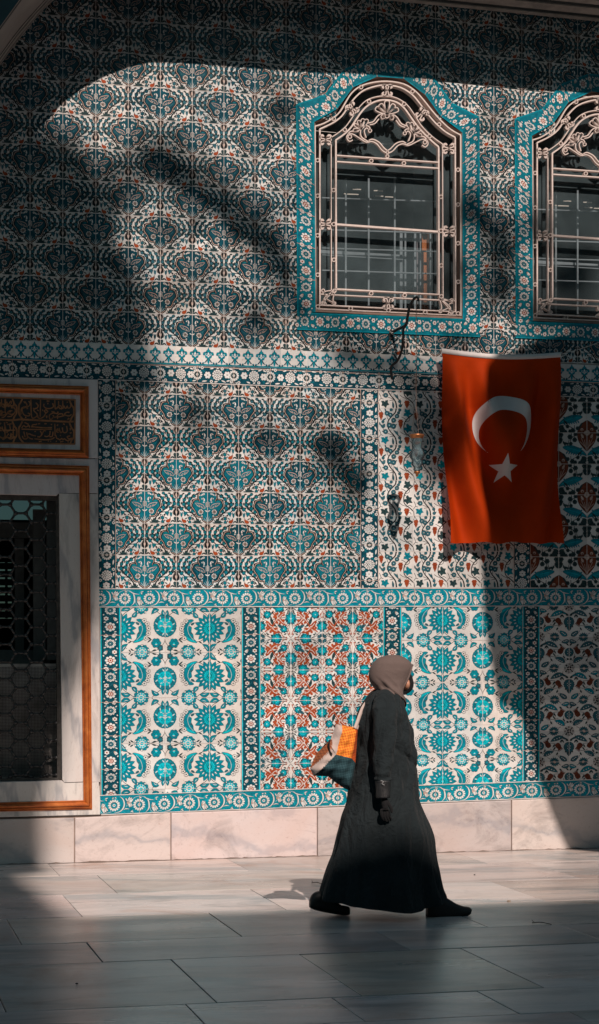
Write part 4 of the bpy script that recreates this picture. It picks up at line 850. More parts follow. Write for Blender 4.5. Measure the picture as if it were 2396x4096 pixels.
# masonry core behind the tile sheets, left open at the windows and the barred doorway
bm = bmesh.new(); y0, y1 = .004, .28
a = [S(1215, 900)[0], S(1885, 900)[0]]; xs = [a[0], a[1], a[0]+DU, a[1]+DU]; zt, zb = S(1500, 285)[1], S(1215, 1300)[1]
dx0, dx1, dz0, dz1 = S(-855, 2500)[0], S(300, 2500)[0], S(200, 3160)[1], S(200, 1945)[1]
for q in ((-3, xs[0], zb, 9), (xs[1], xs[2], zb, 9), (xs[3], 10, zb, 9), (xs[0], xs[1], zt, 9), (xs[2], xs[3], zt, 9), (-3, 10, dz1, zb), (dx1, 10, dz0, dz1), (-3, dx0, dz0, dz1), (-3, 10, -.2, dz0)):
    box(bm, q[0], q[1], y0, y1, q[2], q[3])
bm_obj('wall_core', bm, plain('rubble_masonry', (.35, .31, .28), .9), building)
# ------------------------------------------------------------------ marbles
def marble(name, base, vein, warm, rough=.45, scale=(1, 1, 1), rot=(0, 0, 0), vs=1.6, stain=.5, crack=True, tv=True, streak=None):
    m, nt, b = new_mat(name); v = coords(nt, scale, rot)
    if tv:
        at = N(nt, 'ShaderNodeAttribute', attribute_name='off'); ad = N(nt, 'ShaderNodeVectorMath', operation='ADD'); L(nt, v, ad.inputs[0]); L(nt, at.outputs['Vector'], ad.inputs[1]); v = ad.outputs[0]
    w = N(nt, 'ShaderNodeTexWave', wave_type='BANDS', bands_direction='DIAGONAL'); L(nt, v, w.inputs[0]); w.inputs['Scale'].default_value = vs; w.inputs['Distortion'].default_value = 9; w.inputs['Detail'].default_value = 5; w.inputs['Detail Scale'].default_value = .9; w.inputs['Detail Roughness'].default_value = .65
    r1 = ramp(nt, w.outputs[0], [(.0, (1, 1, 1)), (.10, (.35,)*3), (.32, (0, 0, 0))])
    n2 = noise(nt, 1.3, 5, .6, .4, v); r2 = ramp(nt, n2.outputs[0], [(.40, (0, 0, 0)), (.72, (1, 1, 1))])
    c = mixc(nt, math_n(nt, 'MULTIPLY', r1.outputs[0], .8), base, vein)
    n3 = noise(nt, .9, 6, .65, 1.2, v); r3 = ramp(nt, n3.outputs[0], [(.45, (0, 0, 0)), (.75, (1, 1, 1))])
    c = mixc(nt, math_n(nt, 'MULTIPLY', r3.outputs[0], stain), c, warm)
    n4 = noise(nt, 2.0, 7, .7, 1.5, v); r4 = ramp(nt, n4.outputs[0], [(.30, tuple(x*.55 for x in vein)), (.48, (1, 1, 1))]); c = mixc(nt, .45, c, r4.outputs[0], 'MULTIPLY')
    n5 = noise(nt, 42, 4, .7, 0, v); r5 = ramp(nt, n5.outputs[0], [(.30, (.78, .72, .70)), (.42, (1, 1, 1)), (.70, (1, 1, 1)), (.78, (1.12, 1.1, 1.08))]); c = mixc(nt, .8, c, r5.outputs[0], 'MULTIPLY')
    if streak:
        n6 = noise(nt, 1.0, 6, .62, .8, coords(nt, streak)); r6 = ramp(nt, n6.outputs[0], [(.30, (.62, .66, .67)), (.50, (1, 1, 1)), (.66, (1.05, 1.02, 1.0))]); c = mixc(nt, .85, c, r6.outputs[0], 'MULTIPLY')
        n7 = noise(nt, .8, 5, .7, 1.0, coords(nt)); r7 = ramp(nt, n7.outputs[0], [(.56, (0, 0, 0)), (.72, (1, 1, 1))]); c = mixc(nt, math_n(nt, 'MULTIPLY', r7.outputs[0], .6), c, (.40, .22, .15))
    if tv:
        a2 = N(nt, 'ShaderNodeAttribute', attribute_name='tv'); c = mixc(nt, 1., c, a2.outputs['Color'], 'MULTIPLY')
    L(nt, c, b.inputs['Base Color']); b.inputs['Specular IOR Level'].default_value = .5 if not streak else .30
    rr = ramp(nt, n2.outputs[0], [(.2, (rough-.06,)*3), (.8, (rough+.12,)*3)]); L(nt, rr.outputs[0], b.inputs['Roughness'])
    bump(nt, b, math_n(nt, 'ADD', noise(nt, 25, 4, .6, 0, v).outputs[0], math_n(nt, 'MULTIPLY', n4.outputs[0], .6)), .10, .01)
    return m
def set_face_attr(me, name, vals, typ='FLOAT_VECTOR'):
    at = me.attributes.new(name, typ, 'FACE'); key = 'vector' if typ == 'FLOAT_VECTOR' else 'color'
    if typ == 'FLOAT_COLOR': vals = [(*v, 1) for v in vals]
    at.data.foreach_set(key, np.array(vals, np.float32).ravel())
def slab_attrs(me, ids, seed=3):
    r = np.random.default_rng(seed); n = max(ids)+1; off = r.uniform(-30, 30, (n, 3)); tv = 1+r.normal(-.01, .085, (n, 1))+r.normal(0, .02, (n, 3))*np.array([1.4, .6, -1.])
    set_face_attr(me, 'off', [off[i] for i in ids]); set_face_attr(me, 'tv', [np.clip(tv[i], .72, 1.14) for i in ids], 'FLOAT_COLOR')
mar_wall = marble('pale_pink_marble', (.53, .475, .45), (.35, .34, .35), (.48, .34, .28), .60, (.9, 1, 1.3), (0, .5, 0), .9, .45)
mar_door = marble('grey_veined_marble', (.60, .56, .54), (.33, .33, .35), (.55, .40, .34), .45, (2.2, 1, .45), (0, .35, 0), 1.2, .3)
dark_joint = plain('dark_open_joint', (.05, .04, .035), .95)
# ------------------------------------------------------------------ plinth of the wall
def poly_block(bm, Q, y0, y1, bev=.006):
    """Q corners (survey) tl tr br bl on the wall plane, block from y0 (front) to y1"""
    fr_ = [Vector(SA([q], 0.)[0]) for q in Q]; f = [bm.verts.new((p.x, y0, p.z)) for p in fr_]; k = [bm.verts.new((p.x, y1, p.z)) for p in fr_]
    fs = [bm.faces.new(f[::-1])]
    for i in range(4): fs.append(bm.faces.new((f[i], f[(i+1) % 4], k[(i+1) % 4], k[i])))
    if bev:
        es = {e for g in fs for e in g.edges}
        es = [e for e in es if all(abs(v.co.y-y0) < 1e-6 for v in e.verts)]
        bmesh.ops.bevel(bm, geom=es, offset=bev, segments=2, profile=.6, affect='EDGES')
BASE = [(-900, 3486), (0, 3457), (1200, 3426), (2396, 3391), (3300, 3362)]
PTL = [(-900, 3296), (0, 3272), (297, 3269), (402, 3257), (454, 3257), (1200, 3232), (1700, 3213), (2396, 3184), (3300, 3150)]
js = [-760, -330, 297, 682, 1267, 2043, 2620, 3200]
for a, b in zip(js, js[1:]):
    bm = bmesh.new(); g = 1.6
    poly_block(bm, [(a+g, polyedge(PTL, a)+1.5), (b-g, polyedge(PTL, b)+1.5), (b-g, polyedge(BASE, b)+6), (a+g, polyedge(BASE, a)+6)], -.022, .05, .009)
    o = bm_obj('plinth_block', bm, mar_wall, building); me = o.data; slab_attrs(me, [0]*len(me.polygons), seed=int(a+2000))
bm = bmesh.new(); poly_block(bm, [(-900, 3290), (3300, 3150), (3300, 3370), (-900, 3495)], -.004, .0, 0); 
bm_obj('plinth_joint', bm, plain('lime_mortar', (.30, .22, .18), .95), building)
bm = bmesh.new(); poly_block(bm, [(-900, 3293), (404, 3254), (404, 3262), (-900, 3301)], -.012, .0, 0); bm_obj('open_joint', bm, dark_joint, building)
# ------------------------------------------------------------------ marble doorway with barred opening
door = empty('barred_doorway', (0, 0, 0), building); door['label'] = 'white marble doorway with gilded mouldings, gold calligraphy panel and dark hexagonal grille'
bm = bmesh.new(); ids = []
def blk(Q, y0, bev=.003):
    n0 = len(bm.faces); poly_block(bm, Q, y0, .06, bev); ids.extend([len(set(ids))]*0)
parts_ = [([(-900, 1485), (390, 1519.5), (391, 1834), (-900, 1806)], -.020), ([(-900, 1809), (391, 1837), (391, 1974), (236, 1971.5), (226, 1983), (-900, 1955)], -.018)]
def nblock(Q, y0, sid):
    fr_ = [Vector(SA([q], 0.)[0]) for q in Q]; n = len(Q); f = [bm.verts.new((p.x, y0, p.z)) for p in fr_]; k = [bm.verts.new((p.x, .12, p.z)) for p in fr_]
    fs = [bm.faces.new(f[::-1])]+[bm.faces.new((f[i], f[(i+1) % n], k[(i+1) % n], k[i])) for i in range(n)]
    es = [e for e in {e for g in fs for e in g.edges} if all(abs(v.co.y-y0) < 1e-6 for v in e.verts)]
    lay = bm.faces.layers.int.get('sid') or bm.faces.layers.int.new('sid')
    r = bmesh.ops.bevel(bm, geom=es, offset=.003, segments=1, affect='EDGES')
    for g in bm.faces:
        if g[lay] == 0 and abs(g.calc_center_median().x) < 99 and not g.tag: g[lay] = sid; g.tag = True
lay0 = bm.faces.layers.int.new('sid')
nblock(parts_[0][0], -.020, 1); nblock(parts_[1][0], -.018, 2)
nblock([(236, 1974), (380, 1977), (391, 1977), (395, 2300), (398, 2800), (400, 3128), (392, 3126), (332, 3126), (256, 3130), (248, 3118), (243, 2600), (238, 2200)], -.018, 3)
nblock([(-900, 3150), (246, 3121), (257, 3133), (330, 3129), (394, 3128), (400, 3200), (399, 3258), (-900, 3291)], -.020, 4)
me_ids = [f[lay0] for f in bm.faces]
o = bm_obj('marble_surround', bm, mar_door, door); slab_attrs(o.data, [max(0, i) for i in me_ids], seed=11)
for Q in ([(-900, 1804), (380, 1832), (380, 1838), (-900, 1812)], [(226, 1968), (384, 1970), (384, 1980), (226, 1986)], [(240, 3114), (400, 3120), (400, 3136), (240, 3138)], [(374, 1855), (384, 1855), (388, 1975), (380, 1975)]):
    bm = bmesh.new(); poly_block(bm, Q, -.012, .02, 0); bm_obj('open_joint', bm, dark_joint, door)
# gilded mouldings
m, nt, b = new_mat('gilded_moulding'); v = coords(nt); n = noise(nt, 9, 5, .65, .3, v)
r = ramp(nt, n.outputs[0], [(.25, (.26, .055, .012)), (.5, (.48, .125, .022)), (.75, (.66, .22, .05))]); n2 = noise(nt, 26, 5, .7, 0, v); r2 = ramp(nt, n2.outputs[0], [(.69, (0, 0, 0)), (.74, (1, 1, 1))])
L(nt, mixc(nt, math_n(nt, 'MULTIPLY', r2.outputs[0], .5), r.outputs[0], (.7, .55, .45)), b.inputs['Base Color']); b.inputs['Roughness'].default_value = .42; b.inputs['Metallic'].default_value = .25; bump(nt, b, n2.outputs[0], .15, .004)
gild = m
def moulding(name, OUTR, INNR, prof, y0):
    bm = bmesh.new(); rings = []
    for o_, i_ in zip(OUTR, INNR):
        po, pi_ = Vector(SA([o_], 0.)[0]), Vector(SA([i_], 0.)[0])
        rings.append([Vector((po.x+(pi_.x-po.x)*t, y0-h, po.z+(pi_.z-po.z)*t)) for t, h in prof])
    rings.append(rings[0]); ring_loft(bm, rings, closed=False)
    return bm_obj(name, bm, gild, door, smooth=False)
pr = [(0, 0), (0, .012), (.06, .016), (.12, .012), (.14, .022), (.22, .027), (.30, .030), (.34, .022), (.38, .034), (.48, .042), (.58, .044), (.70, .036), (.80, .022), (.86, .012), (.88, .018), (.94, .018), (1, .010), (1, 0)]
moulding('gilded_moulding', [(-900, 1510), (353, 1547), (353, 1834), (-900, 1804)], [(-862, 1550), (319, 1581), (319, 1801), (-862, 1768)], pr, -.0195)
moulding('gilded_moulding', [(-900, 1832), (355, 1865), (367, 3236), (-900, 3268)], [(-862, 1872), (315, 1903), (332, 3200), (-862, 3232)], pr, -.0175)
# calligraphy panel
m, nt, b = new_mat('dark_inscription_ground'); b.inputs['Base Color'].default_value = (.018, .022, .024, 1); b.inputs['Roughness'].default_value = .7
m2 = plain('worn_gilding', (.34, .15, .065), .5, .3, var=.35, nscale=20)
def Q35(x, y): return (x/3.51, 1500+y/3.51)
pa = Art((0, 0, 1, 1)); LI = lambda P, w, sm=4: pa.line(P, w, 1, sm=sm)
def curl(P, w=13): LI(P, w)
# borders
BRD = 1
for P in ([(-2600, 262), (0, 318), (1050, 352)], [(1050, 352), (1045, 975)], [(1045, 975), (0, 958), (-2600, 900)]): LI(P, 20, 0)
for P in ([(-330, 610), (0, 632), (160, 640), (250, 632), (330, 630), (960, 662), (1020, 650)],): LI(P, 24, 2)
def octo(x0, x1, t, b):
    return [(x0+55, t), (x0+25, t+60), (x0+8, t+90), (x0+8, b-110), (x0+30, b-60), (x0+75, b-5)], [(x1-70, t), (x1-40, t+70), (x1-10, t+110), (x1-10, b-110), (x1-40, b-60), (x1-60, b-8)]
for k in range(3):
    dx = -800*k
    for t, b_ in ((338, 645), (655, 962)):
        A_, B_x = octo(255, 1040, t, b_)
        for P in (A_, B_x): LI([(x+dx, y+(x+dx-600)*.025+12) for x, y in P], 22, 3)
row1 = [  # upper right cartouche, traced letters
    [(990, 420), (980, 462), (950, 468), (940, 440), (925, 470), (905, 465), (895, 440), (880, 475), (850, 470)], [(875, 365), (880, 470)], [(818, 370), (822, 460), (860, 480), (850, 440), (820, 440), (790, 475), (770, 470), (765, 355)],
    [(735, 400), (745, 450), (700, 475), (640, 470), (610, 440), (615, 410)], [(665, 395), (670, 415)], [(650, 370), (690, 372)], [(565, 350), (560, 590)], [(500, 395), (530, 430), (520, 465), (480, 480), (460, 470)], [(430, 350), (440, 590), (490, 600), (520, 560), (470, 500), (500, 470)],
    [(350, 380), (375, 440), (300, 470), (290, 560)], [(400, 370), (420, 410), (390, 450), (310, 480), (330, 560), (400, 580), (415, 550), (385, 540)],
    [(1000, 560), (960, 580), (900, 560), (930, 530), (970, 530)], [(900, 575), (840, 590), (800, 590), (820, 555), (870, 550), (880, 575)], [(790, 590), (760, 600), (740, 570)], [(740, 600), (720, 625), (695, 620), (690, 570), (740, 540), (800, 545), (810, 520)],
    [(660, 510), (640, 490), (620, 515), (650, 535), (670, 510)], [(640, 540), (610, 590), (560, 615), (530, 600), (525, 570)], [(370, 480), (390, 470)], [(720, 520), (760, 525)], [(930, 390), (950, 385)], [(330, 375), (350, 400)], [(355, 590), (360, 610)], [(520, 495), (540, 510)], [(590, 490), (600, 510)], [(640, 590), (655, 580), (650, 610)], [(800, 600), (805, 620)], [(950, 610), (965, 620), (940, 630)]]
row2 = [
    [(930, 720), (940, 790), (910, 815), (880, 800), (870, 740)], [(870, 800), (850, 815), (835, 790), (825, 750)], [(820, 810), (790, 800), (800, 760), (815, 790)], [(765, 690), (770, 860)], [(880, 690), (905, 700)], [(810, 700), (795, 720)],
    [(300, 765), (520, 770), (725, 765)], [(440, 730), (600, 745), (725, 742)], [(300, 750), (330, 715), (360, 735), (400, 715), (415, 740)], [(440, 740), (455, 705), (500, 700), (515, 690)], [(530, 690), (560, 688)], [(620, 690), (650, 688)], [(710, 705), (725, 695)], [(340, 670), (400, 700)],
    [(1005, 890), (960, 900), (940, 870), (980, 860)], [(1005, 905), (940, 925), (900, 900), (880, 910), (860, 895), (840, 915), (810, 900), (790, 890), (780, 850)], [(760, 880), (720, 905), (620, 915), (480, 900)], [(740, 800), (730, 865), (690, 870)], [(700, 790), (690, 850), (650, 870), (620, 860)], [(640, 790), (610, 790), (580, 850), (540, 880)],
    [(560, 790), (580, 830), (560, 870), (520, 870)], [(500, 860), (450, 850), (400, 830), (380, 860), (420, 895), (460, 905)], [(370, 810), (380, 890), (330, 900), (310, 860)], [(330, 800), (350, 880)], [(840, 850), (850, 860)], [(480, 800), (500, 795)], [(540, 940), (580, 935)], [(670, 930), (680, 935)], [(700, 935), (712, 938)], [(780, 935), (792, 938)], [(840, 945), (885, 935)], [(945, 945), (960, 945)], [(975, 820), (1000, 815)], [(980, 750), (985, 780)]]
for dx in (0,):
    for P in row1+row2: LI([(x, y) for x, y in P], 15)
lft_ = [[(65, 350), (70, 540)], [(45, 430), (200, 440)], [(90, 380), (110, 420), (150, 370), (155, 410)], [(150, 465), (200, 470), (210, 520), (160, 580), (100, 590)], [(150, 520), (110, 530), (60, 590), (20, 600)], [(0, 500), (30, 520), (20, 560)], [(0, 390), (10, 440)],
        [(60, 670), (70, 900)], [(30, 780), (210, 780)], [(100, 700), (160, 690)], [(185, 720), (180, 890)], [(150, 820), (150, 880), (90, 880)], [(120, 830), (60, 900), (30, 910)], [(0, 880), (20, 890)], [(90, 800), (100, 820)]]
for P in lft_: LI(P, 15)
for k in (1, 2):
    for P in row1[:18:1]+row2[:20]: LI([(x-800*k, y-22*k) for x, y in P], 14)
bmv = bmesh.new()
for P, c, lv in pa.el:
    pts = SA([Q35(*p) for p in P], 0.)
    try: f = bmv.faces.new([bmv.verts.new((p[0], -.0255-.00002*lv, p[2])) for p in pts][::-1]); f.material_index = 0
    except ValueError: pass
r = bmesh.ops.extrude_face_region(bmv, geom=bmv.faces[:])
for g in r['geom']:
    if isinstance(g, bmesh.types.BMVert): g.co.y += .004
insc = bmesh.new(); pts = SA([Q35(*p) for p in ((-2600, 262), (1060, 345), (1052, 982), (-2600, 900))], 0.)
insc.faces.new([insc.verts.new((p[0], -.0212, p[2])) for p in pts][::-1])
plate = bm_obj('inscription_panel', insc, m, door); plate['label'] = 'dark panel with raised gold calligraphy'
bm_obj('gold_calligraphy', bmv, m2, door)
# hexagonal bronze grille
bronze = plain('dark_bronze', (.050, .050, .050), .34, .6, var=.3, nscale=30, bmp=.1)
bm = bmesh.new()
def P26(x, y, yy): p = SA([(x/3.51, 2640+y/3.51)], 0.)[0]; return Vector((p[0], yy, p[2]))
GY = .055; ph = 123*2; pw = 222
def hexv(c, r_): return (300+pw*c, 270+ph*r_+(123 if c % 2 else 0))
edges = {}
for c in range(-12, 3):
    for r_ in range(-13, 7):
        cx2, cy2 = hexv(c, r_); V6 = [(cx2-150, cy2), (cx2-72, cy2-123), (cx2+72, cy2-123), (cx2+150, cy2), (cx2+72, cy2+123), (cx2-72, cy2+123)]
        for i in range(6):
            a, b_ = V6[i], V6[(i+1) % 6]; k = tuple(sorted((tuple(int(round(v/8)) for v in a), tuple(int(round(v/8)) for v in b_)))); edges[k] = (a, b_)
XR, YT, YB = 800, -2320, 1650
nodes = {}
for a, b_ in edges.values():
    if max(a[0], b_[0]) > XR+60 or min(a[1], b_[1]) > YB or max(a[1], b_[1]) < YT: continue
    f = lambda p: (min(p[0], XR), min(max(p[1], YT), YB))
    a, b_ = f(a), f(b_)
    if abs(a[0]-b_[0])+abs(a[1]-b_[1]) < 10: continue
    dr = lambda p: P26(p[0], p[1]-.0*(p[0]), GY)
    pa_, pb_ = dr(a), dr(b_); tube(bm, [pa_, pb_], .0100, 7); m_ = (pa_+pb_)/2
    for q, p in ((pa_, a), (pb_, b_)): nodes[tuple(int(round(v/12)) for v in p)] = (q, (pa_+pb_)/2)
for q, m_ in nodes.values():
    bmesh.ops.create_icosphere(bm, subdivisions=2, radius=.019, matrix=Matrix.Translation(q))
lat = bm_obj('hexagonal_grille', bm, bronze, door, smooth=True)
bm = bmesh.new()
for a, b_, w_ in (((812, -2360), (846, 1680), 34), ((-2600, -2320), (815, -2340), 40), ((-2600, 1730), (846, 1668), 26)):
    pa_, pb_ = P26(*a, 0), P26(*b_, 0); h = w_/3.51/490/2
    if abs(a[0]-b_[0]) < 100: box(bm, min(pa_.x, pb_.x)-h, max(pa_.x, pb_.x)+h, .02, .09, pb_.z-.01, pa_.z+.02)
    else: box(bm, pa_.x, pb_.x, .022, .088, min(pa_.z, pb_.z)-h, max(pa_.z, pb_.z)+h)
bm_obj('iron_frame', bm, plain('weathered_iron', (.06, .055, .05), .7, .2, var=.5, nscale=25, bmp=.4), door)
bm = bmesh.new()
x = -1200.
while x < 830:
    a, b_ = P26(x, 95, .115), P26(x+3, 1650, .115); tube(bm, [a, b_], .0016, 4); x += 20.5
y = 95.
while y < 1650:
    a, b_ = P26(-1200, y+25, .117), P26(815, y, .117); tube(bm, [a, b_], .0016, 4); y += 20.5
bm_obj('wire_mesh', bm, bronze, door)
# pale board added behind the mesh to brighten the opening, sunlit at its lower right
bm = bmesh.new(); a, b_ = P26(-1200, 60, .30), P26(800, 1760, .30); box(bm, a.x, b_.x+.03, .30, .32, b_.z, a.z)
bm_obj('bounce_board', bm, plain('pale_bounce_board', (.55, .50, .47), .9, var=.4, nscale=7), door)
# far back: openings to the daylight, dimmed by an added pane
# room behind: back wall with a fanlight and a small barred window to the daylight beyond
def SD(px, py, y): p = SA([(px, py)], y)[0]; return Vector(p)
bm = bmesh.new(); xa, xb = -2.4, S(300, 2500)[0]+.6; za, zb2 = S(200, 3160)[1]-.0, S(200, 1945)[1]+.6
box(bm, xa, xb, .14, 3.2, za, zb2)
for f in list(bm.faces):
    if f.calc_center_median().y < .15 or f.calc_center_median().y > 3.1: bm.faces.remove(f)
box(bm, S(252, 2500)[0], xb-.01, .13, .29, za+.01, zb2-.01)
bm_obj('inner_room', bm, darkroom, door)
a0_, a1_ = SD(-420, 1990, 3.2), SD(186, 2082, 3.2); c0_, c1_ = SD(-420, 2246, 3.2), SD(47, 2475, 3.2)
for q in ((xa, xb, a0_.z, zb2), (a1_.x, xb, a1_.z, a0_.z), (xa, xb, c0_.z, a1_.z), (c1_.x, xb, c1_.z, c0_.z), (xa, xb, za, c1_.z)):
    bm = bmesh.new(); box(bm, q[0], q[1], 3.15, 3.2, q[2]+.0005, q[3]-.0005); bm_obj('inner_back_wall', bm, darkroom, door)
dimg = glass_mat('dimming_glass', (.17, .19, .20), .02); bm = bmesh.new(); bm.faces.new([bm.verts.new(p) for p in ((xa, 3.145, za), (xb, 3.145, za), (xb, 3.145, zb2), (xa, 3.145, zb2))]); bm_obj('dimming_pane', bm, dimg, door)  # tinted sheet added across the back to dim the daylight
bm = bmesh.new()
for k in range(7): z_ = c1_.z+(c0_.z-c1_.z)*(k+.5)/7; box(bm, xa, c1_.x, 3.10, 3.13, z_-.03, z_+.03)
for k in range(9): x_ = c1_.x-.06-k*.17; box(bm, x_-.012, x_+.012, 3.06, 3.09, c1_.z, c0_.z)
bm_obj('inner_window_bars', bm, bronze, door)
bm = bmesh.new()
for x0, x1, y0_, y1_, d in ((60, 97, 2154, 2640, 1.0), (133, 182, 2037, 2640, .5), (-260, 182, 2085, 2152, .95), (188, 232, 1988, 2640, .30), (-260, 200, 2600, 2668, .6)):
    a, b_ = SD(x0, y0_, d), SD(x1, y1_, d); box(bm, a.x, b_.x, d, d+.05, b_.z, a.z)
bm_obj('inner_shutter', bm, plain('old_grey_shutter', (.10, .11, .11), .8), door)
# ------------------------------------------------------------------ marble paving
floor_mat = marble('polished_floor_marble', (.62, .56, .53), (.34, .37, .375), (.44, .27, .19), .27, (.45, 1.1, 1), (0, 0, .16), .6, .5, streak=(.55, 3.6, 1))
rl = [3425, 3476, 3549, 3637, 3737, 3817, 3995, 4098]
ry = [-.002]+[SF(1200, p)[1] for p in rl[1:]]
jl = [[(908, 3435), (1819, 3411), (2234, 3395)], [(384, 3497), (2102, 3447), (1290, 3480)], [(993, 3551), (1953, 3523)], [(24, 3672), (832, 3649), (1827, 3655)], [(338, 3760), (1481, 3715), (2226, 3694)], [(-40, 3900), (688, 3841), (1196, 3817), (1831, 3787)], [(737, 4011), (1326, 3989), (1912, 3966)]]
while ry[-1] > -34: ry.append(ry[-1]-random.choice((.52, .6, .68, .75)))
bm = bmesh.new(); tilt = random.Random(5); sid = bm.faces.layers.int.new('sid'); k = 0
for i in range(len(ry)-1):
    a, b_ = ry[i], ry[i+1]; js_ = sorted(SF(px, py)[0] for px, py in jl[i]) if i < len(jl) else []
    if not js_: js_ = [tilt.uniform(1, 2.4)]
    while js_[0] > -13: js_.insert(0, js_[0]-tilt.uniform(1.0, 1.7))
    while js_[-1] < 18: js_.append(js_[-1]+tilt.uniform(1.0, 1.7))
    gy = (.0050 if i < 3 else .0075)
    for x0, x1 in zip(js_, js_[1:]):
        k += 1; g = tilt.uniform(.0018, .0040) if i > 2 else tilt.uniform(.0010, .0022); e = .0025; tx, ty, tz = tilt.gauss(0, .0006), tilt.gauss(0, .0010), tilt.uniform(-.0006, 0)
        def q(x, y, z): return bm.verts.new((x, y, z+tz+tx*(x-x0)/(x1-x0)+ty*(y-b_)/(a-b_)))
        gy_ = gy*tilt.uniform(.5, 1.15); I = [q(x0+g+e, b_+gy_+e, 0), q(x1-g-e, b_+gy_+e, 0), q(x1-g-e, a-gy_-e, 0), q(x0+g+e, a-gy_-e, 0)]
        O_ = [q(x0+g, b_+gy_, -.0018), q(x1-g, b_+gy_, -.0018), q(x1-g, a-gy_, -.0018), q(x0+g, a-gy_, -.0018)]
        Lw = [bm.verts.new((v.co.x, v.co.y, -.03)) for v in O_]
        for f in [bm.faces.new(I)]+[bm.faces.new((O_[n], O_[(n+1) % 4], I[(n+1) % 4], I[n])) for n in range(4)]+[bm.faces.new((Lw[n], Lw[(n+1) % 4], O_[(n+1) % 4], O_[n])) for n in range(4)]: f[sid] = k
ids = [f[sid] for f in bm.faces]; fl = bm_obj('floor', bm, floor_mat); slab_attrs(fl.data, ids, 21); fl['kind'] = 'structure'
bm = bmesh.new(); box(bm, -60, 70, -80, .3, -.4, -.012); gr = bm_obj('ground', bm, plain('dark_bedding_mortar', (.055, .05, .045), .95)); gr['kind'] = 'structure'
bm = bmesh.new(); r_ = random.Random(4); x = -4.; Lo = []; Hi = []
while x < 12:
    w_ = .006+.016*r_.random()**2; Lo.append((x, -.022-w_-.004, .0012)); Hi.append((x, -.021, .002+.010*r_.random()**2)); x += r_.uniform(.02, .07)
ring_loft(bm, [[Vector(p) for p in Lo], [Vector(p) for p in Hi]], closed=False)
o_ = bm_obj('floor_grime', bm, plain('grey_grit', (.16, .12, .10), .95, nscale=30)); o_['kind'] = 'structure'
# ------------------------------------------------------------------ vault in front of the wall
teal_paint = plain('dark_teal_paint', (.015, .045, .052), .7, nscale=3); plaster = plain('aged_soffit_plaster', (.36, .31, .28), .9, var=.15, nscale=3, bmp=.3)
dark_line = plain('dark_moulding_paint', (.03, .035, .035), .8); lite_line = plain('pale_moulding_plaster', (.42, .37, .33), .85)
Jc = [(-420, 1100), (-260, 720), (-120, 440), (0, 256), (100, 122), (208, 0), (340, -80), (500, -112), (700, -98), (950, -66), (1200, -40), (1587, 0), (2396, 81), (2700, 112), (3200, 165)]
Sc = [(-520, 1500), (-330, 1180), (-160, 900), (-37, 722), (60, 595), (175, 497), (269, 399), (407, 313), (570, 256), (700, 253), (895, 265), (1200, 287), (1587, 313), (2396, 383), (2700, 408), (3200, 450)]
cJ, PJ = resamp(Jc); cS, PS = resamp(Sc)
nS = 90; JW = SA([[np.interp(k/nS, cJ, PJ[:, i]) for i in (0, 1)] for k in range(nS+1)], 0.); SW = SA([[np.interp(k/nS, cS, PS[:, i]) for i in (0, 1)] for k in range(nS+1)], 0.)
DA = 1.15; EW = SW+np.array([.04*DA, 0, .8*DA]); EW[:, 1] = -DA
arch = empty('vault_arch', (0, 0, 0), building)
bm = bmesh.new(); ring_loft(bm, [[Vector(JW[i]*(1-t)+EW[i]*t+np.array([0, 0, .0])) for i in range(nS+1)] for t in (0, .33, .66, 1)], closed=False); bm_obj('soffit', bm, plaster, arch, smooth=True)
bm = bmesh.new()
def rib(t0, t1, h):
    def at(t, dz): return [Vector(JW[i]*(1-t)+EW[i]*t+np.array([0, 0, -dz])) for i in range(nS+1)]
    ring_loft(bm, [at(t0, 0), at(t0, h), at(t1, h), at(t1, 0)], closed=False)
rib(.0, .035, .012); rib(.075, .15, .010); rib(.19, .24, .006); bm_obj('pale_moulding', bm, lite_line, arch)
bm = bmesh.new(); rib(.036, .07, .004); rib(.155, .185, .004); rib(.245, .262, .004); rib(.93, .97, .004); bm_obj('dark_moulding', bm, dark_line, arch)
bm = bmesh.new()
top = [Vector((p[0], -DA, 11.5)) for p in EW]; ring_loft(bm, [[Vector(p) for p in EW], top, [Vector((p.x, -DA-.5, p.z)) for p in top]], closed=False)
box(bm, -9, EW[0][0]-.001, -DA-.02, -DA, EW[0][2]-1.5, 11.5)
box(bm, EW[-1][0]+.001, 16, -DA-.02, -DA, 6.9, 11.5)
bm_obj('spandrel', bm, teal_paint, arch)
bm = bmesh.new(); box(bm, -9, 16, -DA-.3, .6, 11.5, 11.8); bm_obj('roof', bm, plain('lead_roof', (.2, .2, .2), .7), building)
# ------------------------------------------------------------------ the courtyard across from the wall (gives the shadows)
stone = plain('courtyard_limestone', (.30, .29, .28), .9, nscale=2)
def on_shadow(px, py, D):
    """point at distance D in front of the wall whose shadow falls on the surveyed wall point"""
    u, z = S(px, py); return Vector((u+.04*D, -D, z+.8*D))
OB = empty('opposite_building', (2, -26, 0), label='stone building across the courtyard that keeps the near paving in shade', cat='building')
bm = bmesh.new(); top = .8*(26-3.2)
xs_ = [-14, -9, -4, 0, 4, 9, 14, 20]
for a, b_ in zip(xs_, xs_[1:]): box(bm, a, b_-.002, -30, -26-(.003 if int(a) % 2 else 0), 0, top+(.0 if a % 8 else .0))
world_child(bm_obj('wall', bm, stone, None), OB, (2, -26, 0))
shut = plain('dark_shutters', (.04, .05, .05), .4)
for k in range(9):
    for z0_, z1_ in ((2.6, 6.5), (9.5, 13)): bm = bmesh.new(); box(bm, -12+k*3.4, -10.6+k*3.4, -25.995, -25.88, z0_, z1_); world_child(bm_obj('window', bm, shut), OB, (2, -26, 0))
